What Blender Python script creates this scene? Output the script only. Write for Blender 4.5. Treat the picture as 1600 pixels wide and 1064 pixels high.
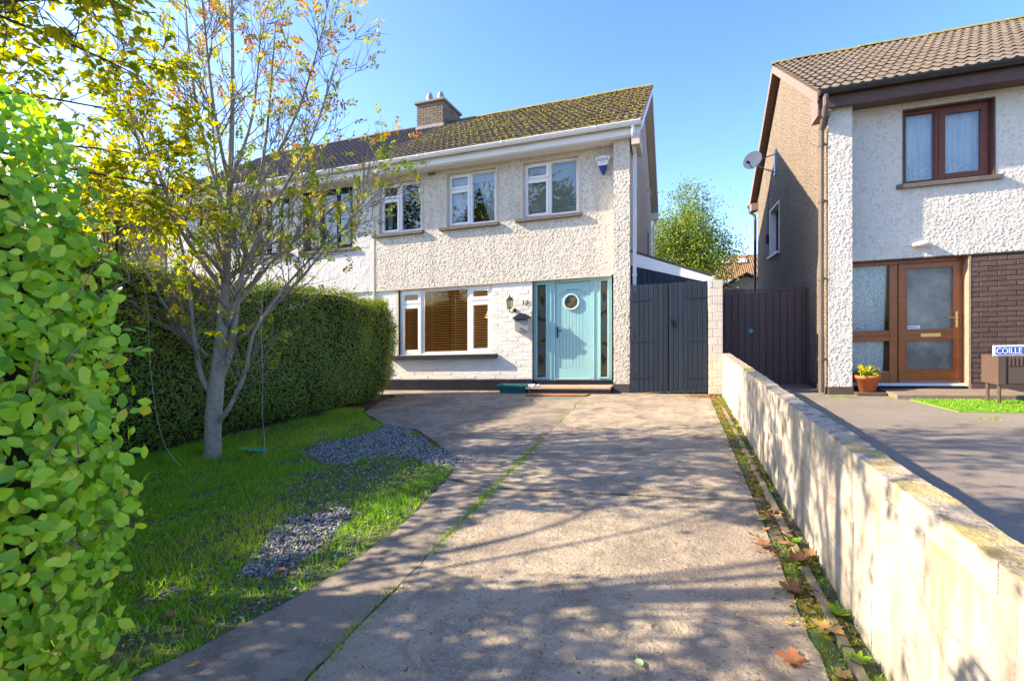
import bpy, bmesh, math, random
import numpy as np
from mathutils import Vector, Matrix
R_ = math.radians
sc = bpy.context.scene
col = sc.collection
for o in list(bpy.data.objects): bpy.data.objects.remove(o)

# ------------------------------------------------------------------ camera, sky, sun, exposure
cam = bpy.data.cameras.new('camera'); camo = bpy.data.objects.new('camera', cam); col.objects.link(camo)
camo.location = (0, 0, 1.33); camo.rotation_euler = (R_(90), 0, R_(18.4))
cam.sensor_width = 36; cam.lens = 782/1600*36; cam.shift_y = -0.02
cam.clip_start = .05; cam.clip_end = 1500
sc.camera = camo
SUN_EL = 30.2; SUN_DIR = Vector((.842, .190, -.503)).normalized()      # the way the light travels
world = bpy.data.worlds.new("World"); sc.world = world; world.use_nodes = True
wn = world.node_tree.nodes; wl = world.node_tree.links
sky = wn.new('ShaderNodeTexSky'); sky.sky_type = 'NISHITA'; sky.sun_disc = False
sky.sun_elevation = R_(SUN_EL); sky.sun_rotation = R_(257.3)
sky.air_density = 1.0; sky.dust_density = 1.1; sky.ozone_density = 3.6; sky.altitude = 0
hs_ = wn.new('ShaderNodeHueSaturation'); hs_.inputs['Hue'].default_value = .510; hs_.inputs['Saturation'].default_value = 1.16; hs_.inputs['Value'].default_value = .90
wl.new(sky.outputs[0], hs_.inputs['Color']); wl.new(hs_.outputs[0], wn['Background'].inputs[0]); wn['Background'].inputs[1].default_value = .15
sl = bpy.data.lights.new('sun', 'SUN'); sl.energy = 4.7; sl.angle = R_(.5); sl.color = (1, .815, .58)
so = bpy.data.objects.new('sun', sl); col.objects.link(so); so.rotation_euler = SUN_DIR.to_track_quat('-Z', 'Y').to_euler()
so.location = (-20, -4, 14)
sc.view_settings.view_transform = 'Standard'; sc.view_settings.look = 'None'
sc.view_settings.exposure = 1.74; sc.view_settings.gamma = 1
sc.view_settings.use_curve_mapping = False
sc.render.engine = 'CYCLES'
sc.cycles.max_bounces = 8; sc.cycles.transparent_max_bounces = 12; sc.cycles.diffuse_bounces = 4
sc.cycles.glossy_bounces = 3; sc.cycles.transmission_bounces = 4
sc.cycles.sample_clamp_indirect = 6
sc.cycles.use_denoising = True

# ------------------------------------------------------------------ helpers
K = .04                     # the street climbs 4 cm per metre to the right, and every course follows it
rng = np.random.default_rng(7); random.seed(7)
WL = {}                     # world location of every object
def sh(p): return Vector((p[0], p[1], p[2]+K*p[0]))
def shear(V):
    V = np.array(V, dtype=np.float64).reshape(-1, 3); V = V.copy(); V[:, 2] += K*V[:, 0]; return V
def make_mesh(name, V, F, mats, mi=None, smooth=False, rnd=None):
    me = bpy.data.meshes.new(name); V = np.asarray(V, dtype=np.float32)
    if isinstance(F, np.ndarray):
        n, k = F.shape
        me.vertices.add(len(V)); me.vertices.foreach_set('co', V.ravel())
        me.loops.add(n*k); me.loops.foreach_set('vertex_index', F.ravel().astype(np.int32))
        me.polygons.add(n); me.polygons.foreach_set('loop_start', np.arange(0, n*k, k, dtype=np.int32))
        me.update(calc_edges=True)
    else:
        me.from_pydata(V.tolist(), [], F); me.update()
    for m in (mats if isinstance(mats, (list, tuple)) else [mats]): me.materials.append(m)
    if mi is not None: me.polygons.foreach_set('material_index', np.asarray(mi, dtype=np.int32))
    if smooth: me.polygons.foreach_set('use_smooth', np.ones(len(me.polygons), dtype=bool))
    if rnd is not None:
        a = me.attributes.new('rnd', 'FLOAT', 'POINT'); a.data.foreach_set('value', np.asarray(rnd, dtype=np.float32))
    return me
def link(name, data, parent=None, wloc=None):
    o = bpy.data.objects.new(name, data); col.objects.link(o)
    if parent is not None:
        o.parent = parent
        wloc = WL[parent] if wloc is None else Vector(wloc); o.location = wloc-WL[parent]
    else:
        wloc = Vector((0, 0, 0)) if wloc is None else Vector(wloc); o.location = wloc
    WL[o] = Vector(wloc); return o
def tag(o, label=None, cat=None, group=None, kind=None):
    if label: o['label'] = label
    if cat: o['category'] = cat
    if group: o['group'] = group
    if kind: o['kind'] = kind
    return o
def thing(name, label, cat, loc, group=None):
    return tag(link(name, None, None, sh(loc)), label, cat, group)
class MB:
    def __init__(s): s.v = []; s.f = []; s.m = []
    def add(s, V, F, m=0):
        b = len(s.v); s.v += [tuple(p) for p in V]; s.f += [tuple(i+b for i in f) for f in F]; s.m += [m]*len(F); return s
    def box(s, x0, x1, y0, y1, z0, z1, m=0):
        return s.add([(x0,y0,z0),(x1,y0,z0),(x1,y1,z0),(x0,y1,z0),(x0,y0,z1),(x1,y0,z1),(x1,y1,z1),(x0,y1,z1)],
                     [(0,3,2,1),(4,5,6,7),(0,1,5,4),(1,2,6,5),(2,3,7,6),(3,0,4,7)], m)
    def quad(s, a, b, c, d, m=0): return s.add([a,b,c,d], [(0,1,2,3)], m)
    def prism(s, poly, d, m=0):                 # planar polygon pushed along d
        n = len(poly); P = [Vector(p) for p in poly]; Q = [p+Vector(d) for p in P]
        F = [tuple(range(n))[::-1], tuple(range(n, 2*n))]+[(i, (i+1) % n, n+(i+1) % n, n+i) for i in range(n)]
        return s.add(P+Q, F, m)
    def tube(s, pts, rad, n=6, m=0, cap=True):
        pts = [Vector(p) for p in pts]; rad = rad if hasattr(rad, '__len__') else [rad]*len(pts)
        V = []; F = []; up = None
        for i, p in enumerate(pts):
            d = (pts[min(i+1, len(pts)-1)]-pts[max(i-1, 0)]).normalized()
            if up is None: up = d.orthogonal().normalized()
            a = (up-d*up.dot(d)); a = a.normalized() if a.length > 1e-6 else d.orthogonal().normalized(); up = a; b = d.cross(a)
            for k in range(n):
                t = 2*math.pi*k/n; V.append(p+(a*math.cos(t)+b*math.sin(t))*rad[i])
        for i in range(len(pts)-1):
            for k in range(n): F.append((i*n+k, i*n+(k+1) % n, (i+1)*n+(k+1) % n, (i+1)*n+k))
        if cap: F += [tuple(range(n))[::-1], tuple(range((len(pts)-1)*n, len(pts)*n))]
        return s.add(V, F, m)
    def lathe(s, c, prof, n=16, m=0, axis='z'):
        V = []; F = []
        for r, h in prof:
            for k in range(n):
                t = 2*math.pi*k/n; x, y = r*math.cos(t), r*math.sin(t)
                V.append((c[0]+x, c[1]+y, c[2]+h) if axis == 'z' else (c[0]+x, c[1]-h, c[2]+y) if axis == 'y' else (c[0]+h, c[1]+x, c[2]+y))
        for i in range(len(prof)-1):
            for k in range(n): F.append((i*n+k, i*n+(k+1) % n, (i+1)*n+(k+1) % n, (i+1)*n+k))
        F += [tuple(range(n))[::-1], tuple(range((len(prof)-1)*n, len(prof)*n))]
        return s.add(V, F, m)
    def grid(s, P, m=0):                        # P[i][j] points
        a, b = len(P), len(P[0])
        return s.add([q for r in P for q in r], [(i*b+j, i*b+j+1, (i+1)*b+j+1, (i+1)*b+j) for i in range(a-1) for j in range(b-1)], m)
    def bounds(s):
        V = np.array(s.v); return V.min(0), V.max(0)
    def build(s, name, mats, parent=None, smooth=False, bevel=0, kind=None, label=None):
        V = shear(s.v); o = link(name, None, parent) if False else None
        if parent is None:
            lo, hi = s.bounds(); w = sh(((lo[0]+hi[0])/2, (lo[1]+hi[1])/2, lo[2]))
        else: w = WL[parent]
        o = link(name, make_mesh(name, V-np.array(w), s.f, mats, s.m, smooth), parent, w)
        if bevel:
            md = o.modifiers.new('bevel', 'BEVEL'); md.width = bevel; md.segments = 2; md.limit_method = 'ANGLE'
        if smooth == 'angle' :
            pass
        if kind: o['kind'] = kind
        if label: o['label'] = label
        return o
def solo(name, mb, mats, label, cat, group=None, **k): return tag(mb.build(name, mats, None, **k), label, cat, group)
def np_obj(name, V, F, mats, parent=None, rnd=None, smooth=False, kind=None):
    V = shear(V); w = WL[parent] if parent is not None else Vector((float(V[:,0].mean()), float(V[:,1].mean()), float(V[:,2].min())))
    o = link(name, make_mesh(name, V-np.array(w), F, mats, None, smooth, rnd), parent, w)
    if kind: o['kind'] = kind
    return o
def local_mesh(name, mb, mats, smooth=False): return make_mesh(name, shear(mb.v), mb.f, mats, mb.m, smooth)
def fft_noise(nx, ny, sig, r):
    a = r.standard_normal((nx, ny)); fx = np.fft.fftfreq(nx)[:, None]; fy = np.fft.rfftfreq(ny)[None, :]
    b = np.fft.irfft2(np.fft.rfft2(a)*np.exp(-2*(math.pi*sig)**2*(fx**2+fy**2)), s=(nx, ny)); return b/b.std()
def vnoise(P, scale, seed=0):                   # value noise at points, 0..1
    P = np.asarray(P)*scale; i = np.floor(P).astype(np.int64); f = P-i; f = f*f*(3-2*f); out = 0
    D = P.shape[1]
    for c in range(2**D):
        h = np.full(len(P), seed*7919+1, dtype=np.int64); w = np.ones(len(P))
        for d in range(D):
            b = (c >> d) & 1; h = (h*31+(i[:, d]+b)*[73856093, 19349663, 83492791][d]) & 0x7fffffff
            w = w*(f[:, d] if b else 1-f[:, d])
        h = (h ^ (h >> 13))*1274126177 & 0x7fffffff; h = (h ^ (h >> 16)) & 0xffff
        out = out+w*h/65535.
    return out
def in_poly(P, poly):
    x, y = P[:, 0], P[:, 1]; r = np.zeros(len(P), bool); n = len(poly)
    for i in range(n):
        x0, y0 = poly[i]; x1, y1 = poly[(i+1) % n]
        c = ((y0 > y) != (y1 > y)) & (x < (x1-x0)*(y-y0)/(y1-y0+1e-12)+x0); r ^= c
    return r
def unit(v): return v/np.maximum(np.linalg.norm(v, axis=-1, keepdims=True), 1e-9)
def frames(nrm, along):                         # columns: width, length, normal
    y = unit(along-nrm*(along*nrm).sum(-1, keepdims=True)); x = np.cross(y, nrm); return np.stack([x, y, nrm], -1)
def rand_unit(n, r=None): return unit((r or rng).standard_normal((n, 3)))
def scatter(T, F, P, Rm, S):
    T = np.asarray(T, float); S = np.asarray(S)
    if S.ndim == 1: S = np.repeat(S[:, None], 3, 1)
    V = np.einsum('nij,nkj->nki', Rm, T[None]*S[:, None, :])+P[:, None, :]
    n, k = len(P), len(T); F = np.asarray(F)
    return V.reshape(-1, 3), (F[None]+(np.arange(n)*k)[:, None, None]).reshape(-1, F.shape[1])

# ------------------------------------------------------------------ materials
class NT:
    def __init__(s, name):
        s.m = bpy.data.materials.new(name); s.m.use_nodes = True; s.t = s.m.node_tree; s.t.nodes.clear()
        s.out = s.n('ShaderNodeOutputMaterial'); s._pos = None
    def n(s, t, **kw):
        x = s.t.nodes.new(t)
        for k, v in kw.items(): setattr(x, k, v)
        return x
    def l(s, a, b): s.t.links.new(a, b)
    def pos(s):
        if s._pos is None: s._pos = s.n('ShaderNodeNewGeometry').outputs['Position']
        return s._pos
    def tex(s, sc_, kind='noise', detail=4, rough=.6):
        mp = s.n('ShaderNodeMapping'); s.l(s.pos(), mp.inputs[0]); mp.inputs['Scale'].default_value = sc_ if isinstance(sc_, tuple) else (sc_,)*3
        if kind == 'noise':
            t = s.n('ShaderNodeTexNoise'); t.inputs['Scale'].default_value = 1; t.inputs['Detail'].default_value = detail; t.inputs['Roughness'].default_value = rough
            s.l(mp.outputs[0], t.inputs['Vector']); return t.outputs[0]
        t = s.n('ShaderNodeTexVoronoi'); t.inputs['Scale'].default_value = 1
        if kind == 'edge':
            t.feature = 'DISTANCE_TO_EDGE'
            nz = s.n('ShaderNodeTexNoise'); nz.inputs['Scale'].default_value = 2.2; nz.inputs['Detail'].default_value = 5; s.l(mp.outputs[0], nz.inputs['Vector'])
            mx = s.n('ShaderNodeMix', data_type='VECTOR'); mx.inputs[0].default_value = .35; s.l(mp.outputs[0], mx.inputs[4]); s.l(nz.outputs['Color'], mx.inputs[5]); s.l(mx.outputs[1], t.inputs['Vector'])
        else: s.l(mp.outputs[0], t.inputs['Vector'])
        return t.outputs['Distance']
    def ramp(s, x, lo, hi, a=0., b=1.):
        r = s.n('ShaderNodeMapRange'); s.l(x, r.inputs[0]); r.inputs[1].default_value = lo; r.inputs[2].default_value = hi; r.inputs[3].default_value = a; r.inputs[4].default_value = b
        return r.outputs[0]
    def math(s, op, a, b):
        r = s.n('ShaderNodeMath', operation=op)
        for i, q in enumerate((a, b)):
            if hasattr(q, 'links'): s.l(q, r.inputs[i])
            else: r.inputs[i].default_value = q
        return r.outputs[0]
    def mix(s, f, a, b, mode='MIX'):
        r = s.n('ShaderNodeMix', data_type='RGBA', blend_type=mode)
        for i, q in ((0, f), (6, a), (7, b)):
            if hasattr(q, 'links'): s.l(q, r.inputs[i])
            else: r.inputs[i].default_value = q if i == 0 else (*q, 1)
        return r.outputs[2]
def mat(name, c, rough=.75, c2=None, vs=1.5, lo=.35, hi=.65, layers=(), bump=(), metallic=0., spec=.4, orand=0., coat=0., edit=None):
    t = NT(name); p = t.n('ShaderNodeBsdfPrincipled')
    colr = t.mix(t.ramp(t.tex(vs), lo, hi), c, c2) if c2 else None
    for L in layers:                            # (scale, lo, hi, colour, amount, kind)
        k = L[5] if len(L) > 5 else 'noise'
        f = t.math('MULTIPLY', t.ramp(t.tex(L[0], k), L[1], L[2]), L[4])
        if len(L) > 6:                          # limited to a height or an axis range: (axis, from, to)
            sx = t.n('ShaderNodeSeparateXYZ'); t.l(t.pos(), sx.inputs[0]); f = t.math('MULTIPLY', f, t.ramp(sx.outputs[L[6][0]], L[6][1], L[6][2]))
        colr = t.mix(f, colr if colr is not None else c, L[3])
    if orand:
        oi = t.n('ShaderNodeObjectInfo'); v = t.ramp(oi.outputs['Random'], 0, 1, 1-orand, 1+orand)
        cb = t.n('ShaderNodeCombineColor'); [t.l(v, cb.inputs[i]) for i in range(3)]
        colr = t.mix(1., colr if colr is not None else c, cb.outputs[0], 'MULTIPLY')
    if colr is not None: t.l(colr, p.inputs['Base Color'])
    else: p.inputs['Base Color'].default_value = (*c, 1)
    p.inputs['Roughness'].default_value = rough; p.inputs['Metallic'].default_value = metallic
    p.inputs['Specular IOR Level'].default_value = spec; p.inputs['Coat Weight'].default_value = coat
    h = None
    for b in bump:                              # (scale, height in m, kind)
        q = t.math('MULTIPLY', t.tex(b[0], b[2] if len(b) > 2 else 'noise'), b[1]); h = q if h is None else t.math('ADD', h, q)
    if h is not None:
        bn = t.n('ShaderNodeBump'); bn.inputs['Strength'].default_value = 1; bn.inputs['Distance'].default_value = 1
        t.l(h, bn.inputs['Height']); t.l(bn.outputs[0], p.inputs['Normal'])
    t.l(p.outputs[0], t.out.inputs[0]); return t.m
def leafmat(name, stops, transl=.4, rough=.45, spec=.3):
    t = NT(name); p = t.n('ShaderNodeBsdfPrincipled'); a = t.n('ShaderNodeAttribute', attribute_name='rnd'); oi = t.n('ShaderNodeObjectInfo')
    f = t.math('FRACT', t.math('ADD', a.outputs['Fac'], oi.outputs['Random']), 0)
    cr = t.n('ShaderNodeValToRGB'); e = cr.color_ramp.elements
    while len(e) < len(stops): e.new(.5)
    for q, (x, c) in zip(e, stops): q.position = x; q.color = (*c, 1)
    t.l(f, cr.inputs[0]); t.l(cr.outputs[0], p.inputs['Base Color']); p.inputs['Roughness'].default_value = rough; p.inputs['Specular IOR Level'].default_value = spec
    tr = t.n('ShaderNodeBsdfTranslucent'); hs = t.n('ShaderNodeHueSaturation'); hs.inputs['Saturation'].default_value = 1.1; hs.inputs['Value'].default_value = 1.35
    t.l(cr.outputs[0], hs.inputs['Color']); t.l(hs.outputs[0], tr.inputs[0])
    mx = t.n('ShaderNodeMixShader'); mx.inputs[0].default_value = transl; t.l(p.outputs[0], mx.inputs[1]); t.l(tr.outputs[0], mx.inputs[2]); t.l(mx.outputs[0], t.out.inputs[0])
    return t.m
def glassmat(name, tint=(.9, .95, .93), base=.12, rough=0., wob=.0015):
    t = NT(name); tr = t.n('ShaderNodeBsdfTransparent'); tr.inputs[0].default_value = (*tint, 1)
    g = t.n('ShaderNodeBsdfGlossy'); g.inputs['Roughness'].default_value = rough; g.inputs[0].default_value = (1, 1, 1, 1)
    fr = t.n('ShaderNodeFresnel'); fr.inputs[0].default_value = 1.5
    f = t.math('ADD', fr.outputs[0], base); f = t.math('MINIMUM', f, 1.)
    bn = t.n('ShaderNodeBump'); bn.inputs['Distance'].default_value = 1; bn.inputs['Strength'].default_value = 1
    t.l(t.math('MULTIPLY', t.tex(3., detail=1), wob), bn.inputs['Height']); t.l(bn.outputs[0], g.inputs['Normal'])
    mx = t.n('ShaderNodeMixShader'); t.l(f, mx.inputs[0]); t.l(tr.outputs[0], mx.inputs[1]); t.l(g.outputs[0], mx.inputs[2]); t.l(mx.outputs[0], t.out.inputs[0])
    return t.m

cream = (.64, .585, .505)
m_dash = mat('cream_roughcast', cream, .9, (.69, .64, .56), .8, layers=[(24., .5, .62, (.36, .295, .22), .6), (90., .56, .7, (.3, .25, .2), .4), ((4., 4., .45), .54, .70, (.42, .37, .31), .5)], bump=[(70., .007), (160., .004)])
m_band = mat('cream_render', (.62, .53, .42), .8, (.56, .48, .385), 3., bump=[(60., .001)])
m_dash_white = mat('white_roughcast', (.70, .67, .61), .9, (.63, .60, .545), 1., layers=[(24., .52, .64, (.40, .38, .35), .55), ((4., 4., .4), .55, .72, (.46, .43, .38), .5)], bump=[(70., .006), (150., .004)])
m_dash_left = mat('pale_roughcast', (.68, .67, .68), .9, (.6, .59, .6), 1., layers=[(34., .5, .7, (.42, .41, .42), .5)], bump=[(32., .035), (90., .008)])
m_pebble = mat('brown_pebbledash', (.22, .175, .13), .92, (.18, .143, .11), 1.2, layers=[(30., .5, .60, (.40, .335, .26), .75), (34., .54, .62, (.055, .046, .042), .85), ((2., 2., .3), .56, .74, (.2, .16, .125), .5)], bump=[(36., .03, 'vor'), (120., .006)])
m_gable_cream = mat('cream_pebbledash', (.55, .48, .40), .92, (.48, .42, .345), 1.2, layers=[(60., .52, .66, (.35, .3, .25), .6)], bump=[(50., .014), (120., .004)])
m_brick_white = mat('white_painted_brick', (.78, .74, .68), .7, (.74, .70, .635), 2., layers=[((4., 4., 1.), .6, .75, (.5, .46, .41), .35)], bump=[(45., .0012), (160., .0005)], orand=.05)
m_mortar_white = mat('white_painted_mortar', (.75, .71, .64), .85, bump=[(80., .001)])
m_brick_dark = mat('brown_painted_brick', (.088, .056, .047), .6, (.105, .066, .054), 5., layers=[(14., .62, .75, (.17, .12, .10), .5)], bump=[(40., .002), (150., .0006)], orand=.14)
m_mortar_dark = mat('brown_painted_mortar', (.06, .04, .035), .85, bump=[(90., .001)])
m_navy = mat('navy_plinth_paint', (.010, .012, .020), .6, (.014, .017, .026), 4., layers=[(9., .6, .75, (.035, .035, .04), .4), ((3., 3., 9.), .60, .75, (.06, .056, .052), .35)], spec=.15, bump=[(60., .004), (20., .003)])
m_navy_rough = mat('dark_pebble_plinth', (.045, .045, .052), .8, (.07, .068, .072), 30., bump=[(70., .008)])
m_brownplinth = mat('brown_plinth_paint', (.07, .05, .045), .7, (.09, .066, .06), 4., bump=[(50., .003)])
m_upvc = mat('white_upvc', (.82, .82, .80), .3, (.78, .78, .765), 3., spec=.5)
m_gut = mat('white_gutter_plastic', (.80, .80, .79), .35, (.74, .735, .72), 2., layers=[((6., 6., 1.), .6, .8, (.5, .48, .44), .3)])
m_soffit = mat('cream_soffit', (.62, .56, .48), .6, (.55, .5, .43), 4.)
m_sill = mat('grey_stone_sill', (.10, .088, .085), .8, (.14, .125, .115), 14., layers=[(40., .55, .7, (.30, .28, .25), .4)], bump=[(60., .002)])
m_sill_blue = mat('slate_blue_sill', (.022, .026, .040), .6, (.03, .034, .048), 6., spec=.2, bump=[(40., .001)])
m_glass = glassmat('window_glass', base=.10)
m_glass_clear = glassmat('living_room_glass', base=.02)
m_glass_side = glassmat('sidelight_glass', base=.0, wob=.0004)
m_dark = mat('dark_void', (.02, .02, .02), .9)
m_room = mat('room_plaster', (.22, .19, .16), .9, (.19, .165, .14), 2.)
m_room_warm = mat('room_plaster_warm', (.075, .05, .025), .9, (.06, .04, .02), 2.)
m_blind_wood = mat('wooden_blind', (.62, .36, .13), .45, (.52, .29, .10), (1., 1., 30.), orand=.1)
m_blind_white = mat('white_blind', (.8, .8, .76), .6)
m_curtain = mat('sheer_curtain', (.82, .84, .82), .9, (.7, .72, .7), 8., spec=.1)
m_lace = mat('lace_curtain', (.86, .88, .92), .9, (.66, .70, .77), (9., 9., 1.5), layers=[(40., .5, .6, (.42, .45, .5), .7, 'vor', (2, 4.25, 3.75))], bump=[(24., .002)], spec=.1)
m_teal = mat('duck_egg_paint', (.29, .52, .54), .35, (.27, .495, .515), 3., layers=[((30., 30., 3.), .6, .8, (.2, .44, .47), .35)], bump=[((60., 60., 4.), .0004)], spec=.5)
m_teal_pale = mat('pale_duck_egg_paint', (.42, .62, .62), .35)
m_black = mat('black_metal', (.015, .015, .017), .4, spec=.5)
m_gate_navy = mat('navy_painted_timber', (.017, .026, .043), .6, (.022, .033, .052), (14., 14., 1.2), layers=[((20., 20., 1.5), .62, .76, (.04, .045, .055), .4)], bump=[((70., 70., 4.), .0015)], orand=.16, spec=.25)
m_gate_brown = mat('brown_painted_timber', (.082, .054, .052), .6, (.10, .068, .066), (14., 14., 1.2), layers=[((3., 3., 9.), .64, .74, (.13, .11, .105), .4)], bump=[((70., 70., 4.), .0015)], orand=.12)
m_white_board = mat('white_fascia_paint', (.76, .76, .76), .5, (.7, .7, .7), 4.)
m_felt = mat('roofing_felt', (.045, .045, .048), .9, (.07, .068, .065), 9., bump=[(90., .003)])
m_mahog = mat('mahogany_frame', (.34, .105, .024), .35, (.24, .068, .017), (2., 2., 22.), layers=[((40., 40., 3.), .55, .75, (.13, .036, .012), .4)], spec=.5, coat=.2)
m_mahog_w = mat('mahogany_window', (.16, .045, .024), .4, (.12, .034, .018), (2., 2., 18.))
m_brown_pl = mat('brown_fascia', (.10, .055, .045), .5, (.085, .046, .038), 4.)
m_barge = mat('mauve_brown_bargeboard', (.27, .17, .145), .6, (.23, .145, .125), 5.)
m_soff_br = mat('brown_soffit', (.13, .075, .055), .6, (.10, .058, .045), (3., 14., 3.))
m_gut_blk = mat('black_gutter', (.016, .016, .018), .35, (.03, .03, .03), 5.)
m_pipe = mat('grey_brown_downpipe', (.15, .12, .10), .45, (.12, .095, .08), 4.)
m_brass = mat('brass', (.80, .58, .22), .3, metallic=.9)
m_chrome = mat('steel', (.6, .6, .6), .25, metallic=1.)
m_frost = None
m_terra = mat('terracotta', (.50, .14, .045), .7, (.44, .115, .038), 6., bump=[(60., .001)])
m_soil = mat('soil', (.06, .04, .025), .95, (.10, .07, .045), 9., layers=[(50., .5, .62, (.03, .022, .016), .7)], bump=[(40., .02), (120., .006)])
m_tanstep = mat('tan_step_render', (.34, .25, .18), .85, (.28, .205, .15), 6., bump=[(70., .003)])
m_conc_step = mat('brown_concrete_step', (.22, .17, .13), .9, (.17, .13, .10), 7., bump=[(60., .004)])
m_wallblock = mat('painted_wall_block', (.47, .435, .38), .85, (.40, .365, .31), 1.6,
    layers=[((9., 9., .9), .48, .66, (.20, .165, .12), .65), (26., .60, .70, (.2, .165, .125), .5), ((2.5, 2.5, 2.), .5, .64, (.24, .205, .16), .5), ((6., 6., .9), .5, .62, (.27, .19, .07), .7, 'noise', (2, .3, .78)), (3., .45, .6, (.13, .13, .06), .7, 'noise', (2, .22, .0)), (60., .66, .74, (.2, .17, .13), .55)],
    bump=[(22., .004), (90., .003), (7., .006)], orand=.03)
m_coping = mat('weathered_coping', (.36, .31, .24), .95, (.27, .23, .18), 4., layers=[(18., .5, .62, (.15, .125, .10), .75), (45., .52, .62, (.5, .45, .37), .6), (1.5, .5, .58, (.55, .40, .02), .85), (9., .58, .66, (.48, .35, .03), .6)], bump=[(30., .014), (110., .006)])
def coping_mat():
    t = NT('weathered_coping'); p = t.n('ShaderNodeBsdfPrincipled'); g = t.n('ShaderNodeNewGeometry'); sx = t.n('ShaderNodeSeparateXYZ'); t.l(g.outputs['Normal'], sx.inputs[0])
    top = t.mix(t.ramp(t.tex(18.), .48, .60), (.34, .30, .24), (.16, .135, .11)); top = t.mix(t.math('MULTIPLY', t.ramp(t.tex(45.), .52, .62), .6), top, (.38, .33, .26))
    lich = t.math('MULTIPLY', t.ramp(t.tex(.8, detail=2), .50, .64), t.ramp(t.tex(7.), .40, .58)); top = t.mix(t.math('MULTIPLY', lich, .8), top, (.42, .31, .02))
    side = t.mix(t.ramp(t.tex(2.), .35, .65), (.47, .435, .38), (.39, .355, .30)); side = t.mix(t.math('MULTIPLY', t.ramp(t.tex((9., 9., 2.)), .46, .64), .6), side, (.36, .29, .2)); side = t.mix(t.math('MULTIPLY', t.math('MULTIPLY', lich, t.ramp(t.tex((12., 12., 3.)), .45, .6)), .4), side, (.42, .33, .10))
    nz = t.math('ADD', sx.outputs[2], t.ramp(t.tex(25.), .2, .8, -.35, .35)); t.l(t.mix(t.ramp(nz, .35, .65), side, top), p.inputs[0]); p.inputs['Roughness'].default_value = .95
    bn = t.n('ShaderNodeBump'); bn.inputs['Distance'].default_value = 1; h = t.math('ADD', t.math('MULTIPLY', t.tex(30.), .012), t.math('MULTIPLY', t.tex(110.), .006)); t.l(h, bn.inputs['Height']); t.l(bn.outputs[0], p.inputs['Normal']); t.l(p.outputs[0], t.out.inputs[0]); return t.m
m_coping = coping_mat()
m_mortar_wall = mat('grey_wall_mortar', (.40, .35, .28), .95, (.2, .165, .12), 8., bump=[(60., .004)])
m_block_pillar = mat('cream_painted_block', (.62, .55, .46), .8, (.55, .49, .41), 3., layers=[(14., .62, .74, (.4, .35, .29), .5)], bump=[(40., .003)], orand=.05)
m_roof_moss = mat('mossy_roof_tile', (.17, .12, .08), .9, (.125, .09, .062), 3., layers=[(40., .55, .7, (.22, .17, .12), .5), (.55, .42, .68, (.15, .125, .02), .35), (7., .52, .66, (.22, .19, .022), .5)], bump=[(40., .008), (120., .003)], orand=.13)
m_roof_dark = mat('dark_roof_tile', (.075, .066, .066), .85, (.055, .05, .052), 3., layers=[(30., .55, .7, (.15, .135, .12), .5), (1.1, .58, .7, (.17, .14, .02), .4)], bump=[(40., .005)], orand=.15)
m_roof_tan = mat('tan_roof_tile', (.125, .102, .080), .9, (.095, .078, .062), 3., layers=[(40., .55, .7, (.25, .205, .155), .5), (60., .58, .68, (.06, .048, .038), .6), (9., .62, .72, (.20, .18, .03), .5)], bump=[(40., .007), (120., .003)], orand=.11)
m_ridge_moss = mat('mossy_ridge', (.17, .14, .05), .95, (.26, .23, .03), 5., layers=[(25., .55, .68, (.13, .10, .07), .7)], bump=[(30., .014)])
m_moss = leafmat('moss', [(0, (.07, .07, .016)), (.5, (.16, .145, .025)), (1, (.27, .23, .035))], .15, .95)
m_chim = mat('chimney_brick', (.21, .165, .12), .9, (.16, .125, .09), 5., layers=[(25., .56, .7, (.30, .25, .19), .5)], bump=[(60., .004)], orand=.2)
m_mortar_gr = mat('grey_mortar', (.27, .235, .19), .95, bump=[(70., .003)])
m_lead = mat('lead_flashing', (.33, .33, .33), .6, (.26, .26, .26), 6.)
m_bark = mat('grey_bark', (.36, .335, .30), .85, (.27, .25, .22), (5., 5., 2.), layers=[((28., 28., 70.), .52, .64, (.13, .115, .10), .65), (4., .60, .68, (.10, .085, .07), .6), (9., .58, .72, (.15, .17, .07), .5), (70., .62, .72, (.42, .40, .36), .5)], bump=[((30., 30., 80.), .005), (14., .006)])
m_twig = mat('brown_twig', (.24, .20, .165), .85, (.17, .14, .115), 20., bump=[(90., .002)])
m_twig_dk = mat('dark_bough', (.05, .038, .03), .9, (.075, .058, .045), 12., bump=[(50., .004)])
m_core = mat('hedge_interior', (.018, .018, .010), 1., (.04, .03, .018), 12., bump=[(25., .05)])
m_leaf_hedge = leafmat('bright_privet_leaf', [(0, (.13, .31, .016)), (.35, (.26, .49, .022)), (.7, (.42, .63, .035)), (.96, (.60, .72, .08)), (.99, (.55, .52, .07)), (1, (.42, .36, .06))], .48, .34, .5)
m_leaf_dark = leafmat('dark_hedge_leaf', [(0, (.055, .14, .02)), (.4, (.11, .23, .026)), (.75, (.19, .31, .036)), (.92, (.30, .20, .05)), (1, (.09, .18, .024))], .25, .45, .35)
m_leaf_sun = leafmat('sunlit_hedge_leaf', [(0, (.09, .17, .02)), (.5, (.18, .27, .025)), (.85, (.32, .36, .035)), (1, (.30, .18, .05))], .35, .45, .35)
m_leaf_rowan = leafmat('rowan_leaflet', [(0, (.13, .22, .02)), (.42, (.23, .31, .02)), (.68, (.42, .40, .028)), (.84, (.38, .20, .03)), (.95, (.42, .10, .03)), (1, (.15, .2, .02))], .4, .5)
m_leaf_cherry = leafmat('yellowing_leaf', [(0, (.13, .19, .02)), (.4, (.26, .31, .026)), (.7, (.40, .40, .035)), (.93, (.60, .48, .04)), (1, (.32, .32, .03))], .62, .5)
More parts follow.
